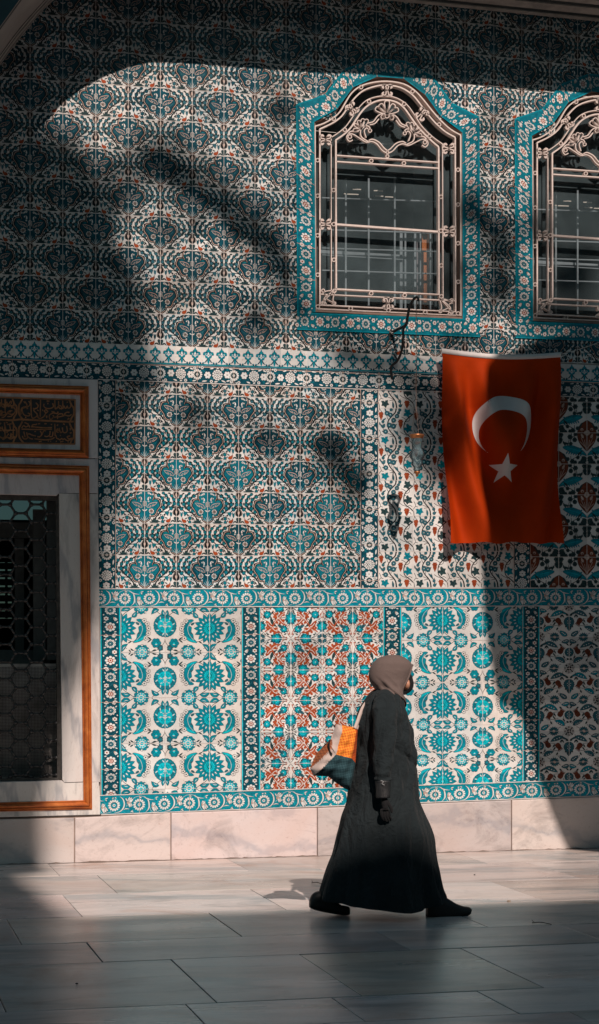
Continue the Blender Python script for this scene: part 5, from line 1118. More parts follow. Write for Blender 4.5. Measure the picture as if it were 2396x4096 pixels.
AW = empty('shading_wall', (8, -6, 0), label='unseen wall added as a curved haunch that shades the right end of the tiles', cat='wall')  # unseen, added and shaped only to cast the right-hand shadow
D6 = 6.0
edge = [(2600, 1340), (2250, 1352), (2080, 1385), (1985, 1440), (1925, 1520), (1905, 1650), (1915, 1950), (1932, 2200), (1938, 2356), (1955, 2440), (1972, 2540), (1990, 2655), (2015, 2690), (2085, 2730), (2118, 2830), (2150, 2960), (2200, 3110), (2262, 3260), (2330, 3360), (2392, 3430), (2600, 3640)]
pts = [on_shadow(sx * 1.0, sy, D6) for sx, sy in edge]
bm = bmesh.new(); far = [Vector((13.5, -D6, p.z)) for p in pts]; far = [Vector((14, -D6, pts[0].z+(p.z-pts[0].z))) for p in pts]
ring_loft(bm, [far, pts, [Vector((p.x, -D6-.35, p.z)) for p in pts]], closed=False)
box(bm, pts[-1].x+.3, 14, -D6-.36, -D6-.001, 0, pts[-1].z+.02)
world_child(bm_obj('occluder', bm, stone), AW, (8, -6, 0))
# tree: limbs and leaf clumps whose shade dapples the wall
bark = plain('plane_tree_bark', (.16, .13, .10), .9, nscale=4, bmp=.5); leafm = plain('plane_tree_leaf', (.06, .10, .03), .6, nscale=3)
TR = empty('plane_tree', (1.2, -23, 0), label='tall leafy plane tree across the courtyard dappling the tiles with shade', cat='tree')
bm = bmesh.new(); DT = 22.
def sp(dx, dy, D=DT): return on_shadow(dx*1.6255, dy*1.6255, D)
limbs = [([(-60, 2600), (0, 1900), (60, 1300), (120, 900), (200, 600), (300, 380)], .22, .07), ([(200, 620), (420, 420), (560, 540), (760, 760), (960, 900), (1080, 1000)], .07, .025), ([(240, 520), (400, 360), (620, 520), (700, 700)], .05, .02),
         ([(120, 900), (340, 760), (520, 700), (760, 900)], .06, .02), ([(60, 1300), (300, 1100), (560, 1060), (820, 1120), (1000, 1040)], .05, .015), ([(560, 540), (820, 470), (1060, 520), (1260, 560), (1420, 620)], .04, .015), ([(760, 760), (1000, 780), (1240, 720), (1400, 760)], .04, .015), ([(690, 260), (560, 500)], .02, .03)]
for P, r0, r1 in limbs:
    Q = smooth_path([sp(*p, DT+random.uniform(-.3, .3)) for p in P], 5); tube(bm, Q, list(np.linspace(r0, r1, len(Q))), 7)
base = sp(-60, 2600); tube(bm, [Vector((base.x, base.y, 0)), Vector((base.x, base.y, base.z+.3))], [.5, .24], 10)
world_child(bm_obj('trunk', bm, bark, smooth=True), TR, (1.2, -23, 0))
bm = bmesh.new(); lr = random.Random(9)
def clump(dx, dy, rx, ry, n, s=.085):
    for _ in range(n):
        a = lr.uniform(0, 6.283); q = math.sqrt(lr.random()); c = sp(dx+rx*q*math.cos(a), dy+ry*q*math.sin(a), DT+lr.uniform(-1.2, 1.2))
        nrm = Vector((lr.gauss(0, .5), 1, lr.gauss(-.5, .5))).normalized(); t1 = nrm.cross(Vector((0, 0, 1))).normalized(); t2 = nrm.cross(t1); r = s*lr.uniform(.6, 1.3); ph_ = lr.uniform(0, 6)
        bm.faces.new([bm.verts.new(c+(t1*math.cos(ph_+k*1.2566)+t2*math.sin(ph_+k*1.2566))*r*(1 if k % 2 else .75)) for k in range(5)])
# dense left side of the crown (right edge leans inwards going up)
for y in range(140, 2300, 60):
    xe = np.interp(y, [150, 300, 420, 600, 800, 920, 1100, 1450, 1700, 2000, 2300], [30, 50, 190, 255, 320, 330, 245, 215, 128, 55, 34])
    for x in range(-420, int(xe), 50): clump(x, y, 60, 52, 44, .11)
    clump(xe+15, y, 30, 40, 12, .09)
for q in ((385, 380, 55, 34, 60), (445, 440, 44, 26, 44), (520, 490, 46, 28, 46), (600, 545, 50, 34, 60), (660, 600, 46, 34, 50), (400, 560, 24, 40, 16), (690, 265, 30, 22, 18), (640, 780, 40, 36, 24),
          (700, 690, 30, 34, 24), (860, 880, 60, 30, 46), (940, 900, 60, 44, 58), (1040, 960, 60, 60, 74), (1010, 1060, 40, 60, 44), (1080, 1120, 60, 90, 90), (800, 1090, 40, 26, 22), (830, 1150, 40, 30, 24), (870, 1200, 24, 60, 22), (360, 930, 50, 30, 30), (650, 1085, 34, 26, 16), (480, 1010, 30, 26, 10),
          (1160, 520, 40, 60, 56), (1230, 600, 40, 70, 64), (1330, 560, 46, 40, 40), (1420, 640, 60, 60, 60), (1230, 720, 44, 44, 44), (1340, 780, 60, 40, 60), (1440, 800, 70, 60, 80), (1130, 660, 30, 40, 26), (1220, 300, 20, 40, 10), (1120, 860, 40, 30, 34)):
    clump(*q, .075)
DT = 11.
for q in ((365, 372, 26, 16, 40), (395, 400, 30, 20, 60), (430, 440, 30, 22, 50), (470, 470, 26, 16, 34), (510, 490, 30, 18, 44), (545, 520, 28, 22, 44), (590, 560, 34, 24, 90), (630, 590, 30, 26, 80), (665, 620, 28, 22, 44), (700, 650, 20, 20, 24), (700, 270, 22, 16, 22), (620, 780, 26, 22, 22), (740, 770, 18, 20, 14), (560, 470, 14, 20, 10), (640, 530, 16, 24, 12), (480, 560, 14, 16, 10), (1010, 1070, 24, 30, 26), (1080, 1010, 22, 30, 30), (820, 1085, 26, 18, 18), (900, 1180, 14, 30, 14)):
    clump(*q, .042)
world_child(bm_obj('crown', bm, leafm), TR, (1.2, -23, 0))
# a few twigs and crumbs on the paving
def twig(px, py, dx, dy, lbl):
    a = SF(px, py); b_ = SF(px+dx, py+dy); c = Vector(((a[0]+b_[0])/2, (a[1]+b_[1])/2, 0)); t = empty('twig', c, label=lbl, cat='twig')
    bm = bmesh.new(); P = [Vector((a[0], a[1], .006)), Vector((c.x, c.y+.01, .012)), Vector((b_[0], b_[1], .005))]; P = [p-c for p in P]
    tube(bm, smooth_path(P, 4), .0028, 6); tube(bm, [P[0]*.7+P[1]*.3, P[0]+Vector((.01, .03, .012))], .0018, 5); bm_obj('stick', bm, bark, t)
twig(2128, 3695, 78, 6, 'thin dark twig lying on the shaded paving to the right'); twig(1246, 3535, 44, 4, 'short dark twig on the sunlit paving behind the back shoe')
for i, (px, py, lb) in enumerate(((2035, 3607, 'pale dry leaf scrap at the edge of the sunlight, right of the front shoe'), (1898, 3501, 'tiny dark seed on the sunlit paving near the plinth'), (307, 3937, 'tiny dark pebble on the shaded paving at lower left'))):
    x, y = SF(px, py); bm = bmesh.new(); bmesh.ops.create_icosphere(bm, subdivisions=2, radius=.007 if i else .014)
    for v in bm.verts: v.co.z *= .5; v.co += Vector((random.uniform(-1, 1), random.uniform(-1, 1), 0))*.002
    o = bm_obj('leaf_scrap' if i == 0 else 'pebble', bm, plain('scrap_%d' % i, (.35, .27, .2) if i == 0 else (.03, .028, .025), .9), loc=(x, y, .004)); tag(o, lb, 'leaf' if i == 0 else 'pebble')
# ------------------------------------------------------------------ the hanging flag
FY = -.13
flag_root = Vector((S(2005, 1420, FY)[0], FY, S(2005, 1420, FY)[1]))
flag = empty('flag', flag_root, label='red flag with white crescent and star hanging on the tiles from a white header tape', cat='flag')
def cloth(s, t, off=0.):
    """s, t in 0..1 over the red field (t<0 is the header tape)"""
    xl = 1769+t*25+2*math.sin(t*9); xr = 2239+t*10+3*math.sin(t*7+1)
    yl = 1410; yr = 1426; sag = 16*math.sin(math.pi*s)*(1-t)
    px = xl+(xr-xl)*s; py = yl+(yr-yl)*s+sag*(1 if t > -.1 else 1)+(761-14*(s))*t+(3*math.sin(s*19)+2*math.sin(s*31+1))*max(0, t)**3
    r = math.hypot((s-.53)/.40, (t+.15)/1.12); tt = min(1, max(0, (t-.02)/.25))
    d = .078*math.cos(2*math.pi*1.75*r+.6)*tt*(1-.35*max(0, t-.8)*5)+.040*math.exp(-((s-.53)/.07)**2)*math.sin(min(1, max(0, (t-.2)/.6))*math.pi)
    d += .012*math.sin(s*17+t*3)*tt*(1-t)+.005*math.sin(s*46)*max(0, t-.82)*5+.010*math.exp(-((s-.14)/.06)**2-((t-.22)/.06)**2)
    x, z = S(px, py, FY); return Vector((x, FY-d-off, z))-flag_root
def cloth_mat(name, col, trans=.35, rough=.75):
    m, nt, b = new_mat(name); b.inputs['Base Color'].default_value = (*col, 1); b.inputs['Roughness'].default_value = rough; b.inputs['Specular IOR Level'].default_value = .12
    out = [n for n in nt.nodes if n.type == 'OUTPUT_MATERIAL'][0]; t = N(nt, 'ShaderNodeBsdfTranslucent'); t.inputs[0].default_value = (*col, 1)
    ms = N(nt, 'ShaderNodeMixShader'); ms.inputs[0].default_value = trans; L(nt, b.outputs[0], ms.inputs[1]); L(nt, t.outputs[0], ms.inputs[2]); L(nt, ms.outputs[0], out.inputs[0])
    v = coords(nt); n = noise(nt, 260, 2, .5, 0, v); bump(nt, b, n.outputs[0], .1, .0006)
    n2 = noise(nt, 7, 4, .6, 0, v); r = ramp(nt, n2.outputs[0], [(.3, tuple(c*.85 for c in col)), (.7, col)]); L(nt, r.outputs[0], b.inputs['Base Color']); return m
bm = bmesh.new(); nu, nv = 120, 150
G = [[bm.verts.new(cloth(i/nu, j/nv)) for i in range(nu+1)] for j in range(nv+1)]
for j in range(nv):
    for i in range(nu): bm.faces.new((G[j][i], G[j][i+1], G[j+1][i+1], G[j+1][i]))
bm_obj('red_cloth', bm, cloth_mat('flag_red_cloth', (.47, .040, .001), .25), flag, smooth=True)
bm = bmesh.new(); rings = [[cloth(-.005+i/60*1.01, t, o_) for i in range(61)] for t, o_ in ((.004, .0015), (.004, .004), (-.022, .005), (-.022, -.006))]
ring_loft(bm, rings, closed=False); bm_obj('header_tape', bm, cloth_mat('flag_white_tape', (.78, .74, .72), .2), flag, smooth=True)
def fz(x, y):
    t = (y-112)/2113; xl, xr = 82+t*68, 1388+t*27; return (x-xl)/(xr-xl), t
bm = bmesh.new(); n = 64; m_ = 6; oc, orr, ic, ir = (771, 860), (320, 326), (771, 962), (258, 262)
# horns where both circles meet
a0 = math.radians(-32.5); A_ = []; 
for k in range(n+1):
    w = k/n; to = math.radians(121.1)+w*math.radians(414.2-121.1); ti = math.radians(130)+w*math.radians(403.3-130)
    A_.append(((oc[0]+320*math.cos(to), oc[1]+(325 if math.sin(to) < 0 else 383)*math.sin(to)), (ic[0]+257*math.cos(ti), ic[1]+(259 if math.sin(ti) < 0 else 300)*math.sin(ti))))
rings = [[cloth(*fz(po[0]+(pi_[0]-po[0])*q/m_, po[1]+(pi_[1]-po[1])*q/m_), .0012) for po, pi_ in A_] for q in range(m_+1)]
vr = [[bm.verts.new(p) for p in r] for r in rings]
for a, b_ in zip(vr, vr[1:]):
    for i in range(len(a)-1): bm.faces.new((a[i], a[i+1], b_[i+1], b_[i]))
bmesh.ops.remove_doubles(bm, verts=bm.verts, dist=1e-5)
bm_obj('crescent', bm, cloth_mat('flag_white_print', (.74, .73, .72), .2), flag, smooth=True)
bm = bmesh.new(); sc_ = (785, 1385); P = []
for k in range(10):
    a = -math.pi/2+k*math.pi/5; r = 166 if k % 2 == 0 else 66; P.append((sc_[0]+r*math.cos(a)-3, sc_[1]+r*math.sin(a)*1.06-4))
c = (sc_[0]-3, sc_[1])
for k in range(10):
    a, b_ = P[k], P[(k+1) % 10]; q = 8
    R_g = [[bm.verts.new(cloth(*fz(c[0]+((a[0]*(1-i/max(1, j))+b_[0]*(i/max(1, j)))-c[0])*j/q, c[1]+((a[1]*(1-i/max(1, j))+b_[1]*(i/max(1, j)))-c[1])*j/q), .0012)) for i in range(j+1)] for j in range(q+1)]
    for j in range(q):
        for i in range(j+1):
            bm.faces.new((R_g[j][i], R_g[j+1][i], R_g[j+1][i+1]))
            if i < j: bm.faces.new((R_g[j][i], R_g[j+1][i+1], R_g[j][i+1]))
bmesh.ops.remove_doubles(bm, verts=bm.verts, dist=1e-5)
bm_obj('star', bm, bpy.data.materials['flag_white_print'], flag, smooth=True)
def z315(x, y, yy=0.): p = SA([(1500+x/3.15, 1140+y/3.15)], yy)[0]; return Vector(p)
cordm = plain('white_cord', (.6, .57, .53), .9)
bm = bmesh.new(); a = z315(200, 608, -.035)-flag_root; b_ = cloth(-.004, -.012); tube(bm, smooth_path([a, (a+b_)/2+Vector((0, 0, -.035)), b_], 8), .0022, 6)
tube(bm, smooth_path([z315(185, 590, -.02)-flag_root, z315(215, 600, -.05)-flag_root, z315(240, 600, -.04)-flag_root, z315(200, 612, -.03)-flag_root], 4), .003, 6)
bm_obj('cord', bm, cordm, flag); bm = bmesh.new()
a = cloth(1.004, -.012); p = Vector(SA([(2440, 1352)], -.04)[0])-flag_root; tube(bm, smooth_path([a, (a+p)/2+Vector((0, 0, -.01)), p], 6), .0022, 6)
bm_obj('cord', bm, cordm, flag)
# ------------------------------------------------------------------ wrought bracket
iron = plain('black_wrought_iron', (.022, .024, .026), .6, .3, var=.4, nscale=30, bmp=.3)
br0 = z315(200, 605, 0.); brk = empty('iron_bracket', br0, label='black wrought iron bracket curling out over the tiles left of the flag', cat='bracket')
def W3(P): return [z315(x, y, yy)-br0 for x, y, yy in P]
bm = bmesh.new(); Q = smooth_path(W3([(200, 610, -.005), (280, 560, -.10), (385, 505, -.24), (410, 400, -.36), (435, 280, -.47), (480, 190, -.55), (520, 155, -.58), (545, 175, -.59), (540, 205, -.585)]), 6)
tube(bm, Q, list(np.linspace(.012, .010, len(Q))), 8); bm_obj('arm', bm, iron, brk, smooth=True)
bm = bmesh.new(); Q = smooth_path(W3([(392, 500, -.25), (358, 560, -.23), (352, 690, -.19), (335, 830, -.13), (285, 950, -.07), (215, 1015, -.03), (200, 1060, -.012), (215, 1180, -.008)]), 6)
tube(bm, Q, .0105, 8); tube(bm, smooth_path(W3([(285, 950, -.07), (255, 900, -.04), (235, 880, -.02)]), 4), .007, 7); bm_obj('brace', bm, iron, brk, smooth=True)
bm = bmesh.new(); p = W3([(200, 605, 0)])[0]; box(bm, p.x-.02, p.x+.02, -.012, 0, p.z-.05, p.z+.03, bev=.003); bm_obj('wall_plate', bm, iron, brk)
# ------------------------------------------------------------------ hanging glass lamp
LY = -.585; lt = z315(528, 1890, LY); lamp = empty('hanging_glass_lamp', lt, label='small clear glass mosque lamp with brass rim hanging on a chain before the vine tiles', cat='lamp')
lg = glass_mat('clear_blown_glass', (.86, .90, .91), .09, 1.)
brass = plain('aged_brass', (.50, .20, .08), .35, .8, var=.2, nscale=20)
U_ = (z315(628, 1890, LY).x-lt.x)/100.      # metres per survey unit here
prof = [(72, -40), (66, -90), (60, -150), (62, -165), (84, -205), (92, -240), (84, -275), (66, -300), (62, -312), (70, -335), (66, -362), (46, -385), (40, -400), (46, -415), (34, -438)]
bm = bmesh.new(); lathe(bm, [(r*U_, z*U_) for r, z in prof], n=32); lathe(bm, [(max(r-5, 2)*U_, z*U_) for r, z in prof[::-1]], n=32); lathe(bm, [(29*U_, -438*U_), (34*U_, -438*U_)], n=32); lathe(bm, [(72*U_, -40*U_), (67*U_, -40*U_)], n=32)
bmesh.ops.remove_doubles(bm, verts=bm.verts, dist=1e-6); bmesh.ops.recalc_face_normals(bm, faces=bm.faces); bm_obj('glass_bowl', bm, lg, lamp, smooth=True)
bm = bmesh.new(); lathe(bm, [(r*U_, z*U_) for r, z in ((80, 8), (88, 4), (90, -4), (84, -16), (76, -30), (73, -42), (69, -42), (72, -28), (80, -12), (78, 2), (80, 8))], n=32); bm_obj('brass_rim', bm, brass, lamp, smooth=True)
bm = bmesh.new(); lathe(bm, [(r*U_, z*U_) for r, z in ((0, -436), (36, -440), (40, -452), (26, -466), (14, -474), (18, -486), (10, -500), (0, -506))], n=20); bm_obj('brass_finial', bm, brass, lamp, smooth=True)
bm = bmesh.new(); lathe(bm, [(r*U_, z*U_) for r, z in ((0, -30), (26, -34), (28, -110), (22, -118), (0, -120))], n=16); bm_obj('wick_cup', bm, plain('amber_wick_cup', (.16, .05, .03), .3), lamp, smooth=True)
ch = plain('dull_chain', (.16, .11, .09), .5, .6); bm = bmesh.new(); hub = z315(520, 1545, LY)-lt
for k in range(3):
    a = .5+k*2.094; e_ = Vector((86*U_*math.cos(a), 86*U_*math.sin(a), 2*U_)); m0 = 26
    for i in range(m0): 
        p, q = hub.lerp(e_, i/m0), hub.lerp(e_, (i+.8)/m0); tube(bm, [p, q], .0013, 5)
tip = z315(520, 205, LY)-lt; nlk = 40
for i in range(nlk):
    c0 = tip.lerp(hub, (i+.5)/nlk); h = (tip-hub).length/nlk*.62; r = .0048; pl = [(math.cos(t)*r, math.sin(t)*h) for t in np.linspace(0, 2*math.pi, 9)[:-1]]
    tube(bm, [c0+(Vector((x, 0, z)) if i % 2 else Vector((0, x, z))) for x, z in pl], .0014, 5, closed=True)
tube(bm, [hub+Vector((.006*math.cos(t), 0, .006*math.sin(t))) for t in np.linspace(0, 6.283, 9)[:-1]], .002, 5, closed=True)
bm_obj('chain', bm, ch, lamp)
# ------------------------------------------------------------------ the walking woman
PY = -3.60
def PA(x, y, dy=0.): p = SA([(1230+x/2.948, 2600+y/2.948)], PY+dy)[0]; return Vector(p)
def PB(x, y, dy=0.): p = SA([(1220+x/2.1676, 3100+y/2.1676)], PY+dy)[0]; return Vector(p)
_o = PB(700, 1215); root = Vector((_o.x, PY, 0))
woman = empty('person', root, label='woman in a long black coat, brown headscarf and black face mask striding to the right', cat='person')
skin = plain('skin', (.50, .24, .15), .5, nscale=20, bmp=.05); 
def fabric(name, col, var=.2, wv=900, rough=.9, sheen=.05, folds=False):
    m, nt, b = new_mat(name); v = coords(nt); n = noise(nt, 6, 5, .6, 0, v); r = ramp(nt, n.outputs[0], [(.3, tuple(c*(1-var) for c in col)), (.7, tuple(c*(1+var) for c in col))]); L(nt, r.outputs[0], b.inputs['Base Color'])
    b.inputs['Roughness'].default_value = rough; b.inputs['Sheen Weight'].default_value = sheen; b.inputs['Sheen Roughness'].default_value = .5; b.inputs['Specular IOR Level'].default_value = .2
    n2 = noise(nt, 14, 3, .6, 1.5, v); n3 = noise(nt, wv, 2, .5, 0, v); h = math_n(nt, 'ADD', n2.outputs[0], math_n(nt, 'MULTIPLY', n3.outputs[0], .08))
    if folds: h = math_n(nt, 'ADD', math_n(nt, 'MULTIPLY', h, .4), math_n(nt, 'MULTIPLY', noise(nt, 2.6, 4, .5, 1.1, coords(nt, (2.6, 2.6, .8), (0, .12, 0))).outputs[0], 1.9)); bump(nt, b, h, .65, .06); return m
    bump(nt, b, h, .22, .02); return m
coatm = fabric('black_coat_cloth', (.0145, .0205, .0230), sheen=.03, folds=True); scarfm = fabric('brown_scarf_cloth', (.135, .100, .090), .10); maskm = fabric('black_mask_cloth', (.010, .010, .011)); shoem = plain('black_shoe_leather', (.010, .010, .010), .55, nscale=30); glovem = fabric('black_glove_knit', (.010, .010, .011)); cuffm = plain('shiny_black_cuff', (.018, .018, .019), .35, nscale=60, bmp=.8)
def skin_mesh(name, V, E, Rr, mat, parent, sub=2, root_i=0):
    me = bpy.data.meshes.new(name); me.from_pydata([tuple(v) for v in V], E, []); o = bpy.data.objects.new(name, me); COL.objects.link(o)
    md = o.modifiers.new('skin', 'SKIN'); md.use_smooth_shade = True
    sv = me.skin_vertices[0].data
    for i, r in enumerate(Rr): sv[i].radius = r if hasattr(r, '__len__') else (r, r)
    sv[root_i].use_root = True
    if sub: s_ = o.modifiers.new('sub', 'SUBSURF'); s_.levels = sub; s_.render_levels = sub
    dg = bpy.context.evaluated_depsgraph_get(); ev = o.evaluated_get(dg); m2_ = bpy.data.meshes.new_from_object(ev)
    bpy.data.objects.remove(o); m2_.name = name; return link(name, m2_, mat, parent, smooth=True)
Pp = lambda x, y, dy=0.: PA(x, y, dy)-root
Pq = lambda x, y, dy=0.: PB(x, y, dy)-root
V = [Pp(900, 1650), Pp(900, 1350), Pp(920, 1000), Pp(930, 740), Pp(950, 600), Pp(985, 500),             # pelvis .. neck
     Pp(1020, 400), Pp(1035, 290), Pp(1000, 210), Pp(1120, 330), Pp(1178, 345), Pp(1120, 420),           # jaw, skull, occiput, face, nose, chin
     Pp(915, 680, -.17), Pp(900, 1130, -.24), Pp(892, 1560, -.25),                                       # near arm
     Pp(900, 680, .17), Pp(960, 1050, .24), Pp(1080, 1380, .22),                                         # far arm
     Pq(640, 260, -.09), Pq(820, 620, -.09), Pq(1085, 1080, -.09),                                       # near leg steps forward
     Pq(600, 260, .09), Pq(480, 640, .09), Pq(190, 1060, .09)]
E_ = [(0, 1), (1, 2), (2, 3), (3, 4), (4, 5), (5, 6), (6, 7), (7, 8), (7, 9), (9, 10), (6, 11), (3, 12), (12, 13), (13, 14), (3, 15), (15, 16), (16, 17), (0, 18), (18, 19), (19, 20), (0, 21), (21, 22), (22, 23)]
Rr = [.12, .11, .12, .10, .06, .05, .055, .08, .075, .05, .012, .035, .05, .038, .026, .05, .038, .026, .075, .055, .038, .075, .055, .038]
skin_mesh('body', V, E_, Rr, skin, woman)
def loft_h(name, rows, mat, yc, hd, disp=None, n=72, parent=woman, expo=2.2, cap=(True, True), frame=PA):
    """rows: (y, left x, right x) of the silhouette; hd(t) half depth; yc(t) centre depth"""
    bm = bmesh.new(); rings = []; m = len(rows)
    ys = [r[0] for r in rows]; Y = []
    for a, b_ in zip(rows, rows[1:]):
        kk = max(1, int(abs(b_[0]-a[0])/14)); Y += [a[0]+(b_[0]-a[0])*i/kk for i in range(kk)]
    Y.append(rows[-1][0])
    from bisect import bisect
    def cr(col, y):
        i = min(max(bisect(ys, y)-1, 0), m-2); t = (y-ys[i])/(ys[i+1]-ys[i]); p = [rows[max(i-1, 0)][col], rows[i][col], rows[i+1][col], rows[min(i+2, m-1)][col]]
        return .5*(2*p[1]+(p[2]-p[0])*t+(2*p[0]-5*p[1]+4*p[2]-p[3])*t*t+(3*p[1]-p[0]-3*p[2]+p[3])*t**3)
    for y in Y:
        t = (y-ys[0])/(ys[-1]-ys[0]); l, r_ = frame(cr(1, y), y)-root, frame(cr(2, y), y)-root; c = (l+r_)/2; hw = (r_-l).length/2; R = []
        for k in range(n):
            a = 2*math.pi*k/n; ca, sa = math.cos(a), math.sin(a); e = 2/expo
            dx = hw*math.copysign(abs(ca)**e, ca); dy = hd(t)*math.copysign(abs(sa)**e, sa)
            q = Vector((c.x+dx, yc(t)+dy, c.z))
            if disp: q += disp(t, a, q, Vector((ca, sa, 0)))
            R.append(q)
        rings.append(R)
    ring_loft(bm, rings, cap=False)
    if cap[0]: bm.faces.new(bm.verts[:n][::-1]) if False else bmesh.ops.contextual_create(bm, geom=list(bm.verts)[:n])
    bmesh.ops.recalc_face_normals(bm, faces=bm.faces)
    return bm_obj(name, bm, mat, parent, smooth=True)
# coat: rows in survey zoom A, then the skirt (zoom B rows brought to A)
def b2a(x, y): return ((1220+x/2.1676-1230)*2.948, (3100+y/2.1676-2600)*2.948)
rows = [(440, 900, 1020), (470, 800, 1050), (510, 752, 1080), (560, 718, 1098), (650, 664, 1110), (750, 624, 1148), (850, 606, 1176), (920, 600, 1202), (1000, 598, 1219), (1100, 592, 1236), (1220, 580, 1262), (1320, 568, 1266), (1400, 556, 1270), (1500, 520, 1273)]
for y, l, r_ in ((130, 388, 960), (250, 368, 982), (350, 337, 1010), (450, 318, 1046), (550, 290, 1076), (650, 258, 1088), (750, 220, 1102), (850, 186, 1124), (920, 164, 1142), (1000, 140, 1168), (1060, 128, 1192)):
    rows.append((b2a(0, y)[1], b2a(l, 0)[0], b2a(r_, 0)[0]))
hem_pts = [(130, 1022), (300, 1070), (470, 1090), (600, 1108), (770, 1127), (900, 1119), (1030, 1103), (1110, 1085), (1195, 1058)]
hx = [(Pq(x, 500)).x for x, y in hem_pts]; hz = [(Pq(600, y)).z for x, y in hem_pts]
zl = Pp(900, 2700).z
def coat_disp(t, a, q, nrm):
    d = 0.; low = max(0, (t-.42)/.58)
    d += low*(.024*math.sin(5*a+2.2*t+.6)+.016*math.sin(9*a-5*t)+.008*math.sin(16*a+7*t))
    d += .006*math.sin(11*a+24*t)*(1-low)+.005*math.sin(5*a-46*t)*math.exp(-((t-.30)/.16)**2)
    sa_, ca_ = math.sin(a), math.cos(a)
    if sa_ < 0:                                          # creases on the near side: under the bust and from the shoulder down the back
        d += -.014*math.exp(-((ca_-.55-(t-.33)*1.2)/.5)**2-((t-.33-.10*(ca_-.5))/.012)**2)-.012*math.exp(-((ca_+.45-1.2*(t-.25))/.10)**2)*math.exp(-((t-.28)/.13)**2)-.010*math.exp(-((ca_+.72-.8*(t-.35))/.07)**2)*math.exp(-((t-.36)/.12)**2)
    # hollow under the bust, bulge of the belly
    v = nrm*d
    if t > .86:
        w_ = (t-.86)/.14; zt_ = float(np.interp(q.x, hx, hz)); z0_ = q.z; v.z += (zt_-zend)*w_*w_ if True else 0
    return v
zend = (PA(0, rows[-1][0])-root).z
loft_h('coat', rows, coatm, lambda t: 0.0+.0*t, lambda t: float(np.interp(t, [0, .03, .06, .12, .22, .35, .5, .75, 1], [.07, .13, .185, .215, .205, .20, .225, .27, .315])), coat_disp, n=140, cap=(True, False))
# sleeve on the near side
def limb(name, P, Rd, mat, wr=None, n=28, sub=8, dp=1., cap=True):
    bm = bmesh.new(); Q = smooth_path([list(p) for p in P], sub); m = len(Q); rr = np.interp(np.linspace(0, 1, m), np.linspace(0, 1, len(Rd)), Rd)
    rings = []
    for i, p in enumerate(Q):
        t = Vector(Q[min(i+1, m-1)]-Q[max(i-1, 0)]).normalized(); x = t.cross(Vector((0, 1, 0))).normalized(); y = x.cross(t)
        R = []
        for k in range(n):
            a = 2*math.pi*k/n; r = rr[i]*(1+(wr(i/(m-1), a) if wr else 0)); R.append(Vector(p)+x*math.cos(a)*r+y*math.sin(a)*r*dp)
        rings.append(R)
    ring_loft(bm, rings, cap=cap); bmesh.ops.recalc_face_normals(bm, faces=bm.faces); return bm_obj(name, bm, mat, woman, smooth=True)
def wr(t, a): return .10*max(0, t-.45)*math.sin(58*t+2*math.sin(a))+.06*math.sin(30*t+a*2)*(.3+t)+.04*math.sin(3*a+9*t)
limb('sleeve', [Pp(905, 545, -.11), Pp(905, 600, -.155), Pp(908, 720, -.20), Pp(915, 900, -.225), Pp(912, 1120, -.245), Pp(890, 1350, -.262), Pp(886, 1500, -.27), Pp(888, 1560, -.272)], [.05, .070, .080, .073, .068, .060, .050, .048], coatm, wr, sub=12, n=40)
limb('sleeve', [Pp(905, 590, .13), Pp(930, 740, .21), Pp(980, 1000, .25), Pp(1040, 1200, .25), Pp(1120, 1380, .23)], [.06, .072, .066, .058, .048], coatm, wr, sub=12)
limb('cuff', [Pp(889, 1540, -.274), Pp(890, 1640, -.276), Pp(893, 1742, -.276)], [.0480, .0455, .0440], cuffm, lambda t, a: .03*math.sin(3*a+6*t), sub=6)
bm = bmesh.new(); q = Pp(885, 1560, -.327); tube(bm, smooth_path([q+Vector((-.012, 0, .012)), q+Vector((.004, -.003, .005)), q+Vector((-.004, -.002, -.008)), q+Vector((.012, 0, -.018))], 4), .0016, 6); bm_obj('silver_logo', bm, plain('silver_thread', (.8, .8, .8), .25, .6), woman)
# gloved hand: palm and five bent fingers, hanging relaxed
wz = Pp(893, 1735, -.276); HV = [wz, wz+Vector((.004, 0, -.045)), wz+Vector((.012, 0, -.085))]; HE = [(0, 1), (1, 2)]; HR = [(.026, .020), (.034, .018), (.036, .016)]
fing = [(-.030, .0, .074, .012), (-.010, -.004, .082, .010), (.010, -.004, .078, .010), (.028, .0, .064, .009)]
hand_parts = []
for k, (ox, oy, ln, r) in enumerate(fing):
    b0 = HV[2]+Vector((ox*.75, oy, .006)); d1 = Vector((ox*.12+.006, .004, -1)).normalized(); V_ = [b0, b0+d1*ln*.42, b0+d1*ln*.70+Vector((.010, .006, 0)), b0+d1*ln*.90+Vector((.022, .012, 0))]
    i0 = len(HV); HV += V_; HE += [(2, i0)]+[(i0+j, i0+j+1) for j in range(3)]; HR += [r*1.0, r*.95, r*.88, r*.7]
i0 = len(HV); b0 = HV[1]+Vector((.028, -.008, .005)); HV += [b0, b0+Vector((.014, -.010, -.030)), b0+Vector((.018, -.012, -.058))]; HE += [(1, i0), (i0, i0+1), (i0+1, i0+2)]; HR += [.013, .011, .008]
skin_mesh('gloved_hand', HV, HE, HR, glovem, woman, 2)
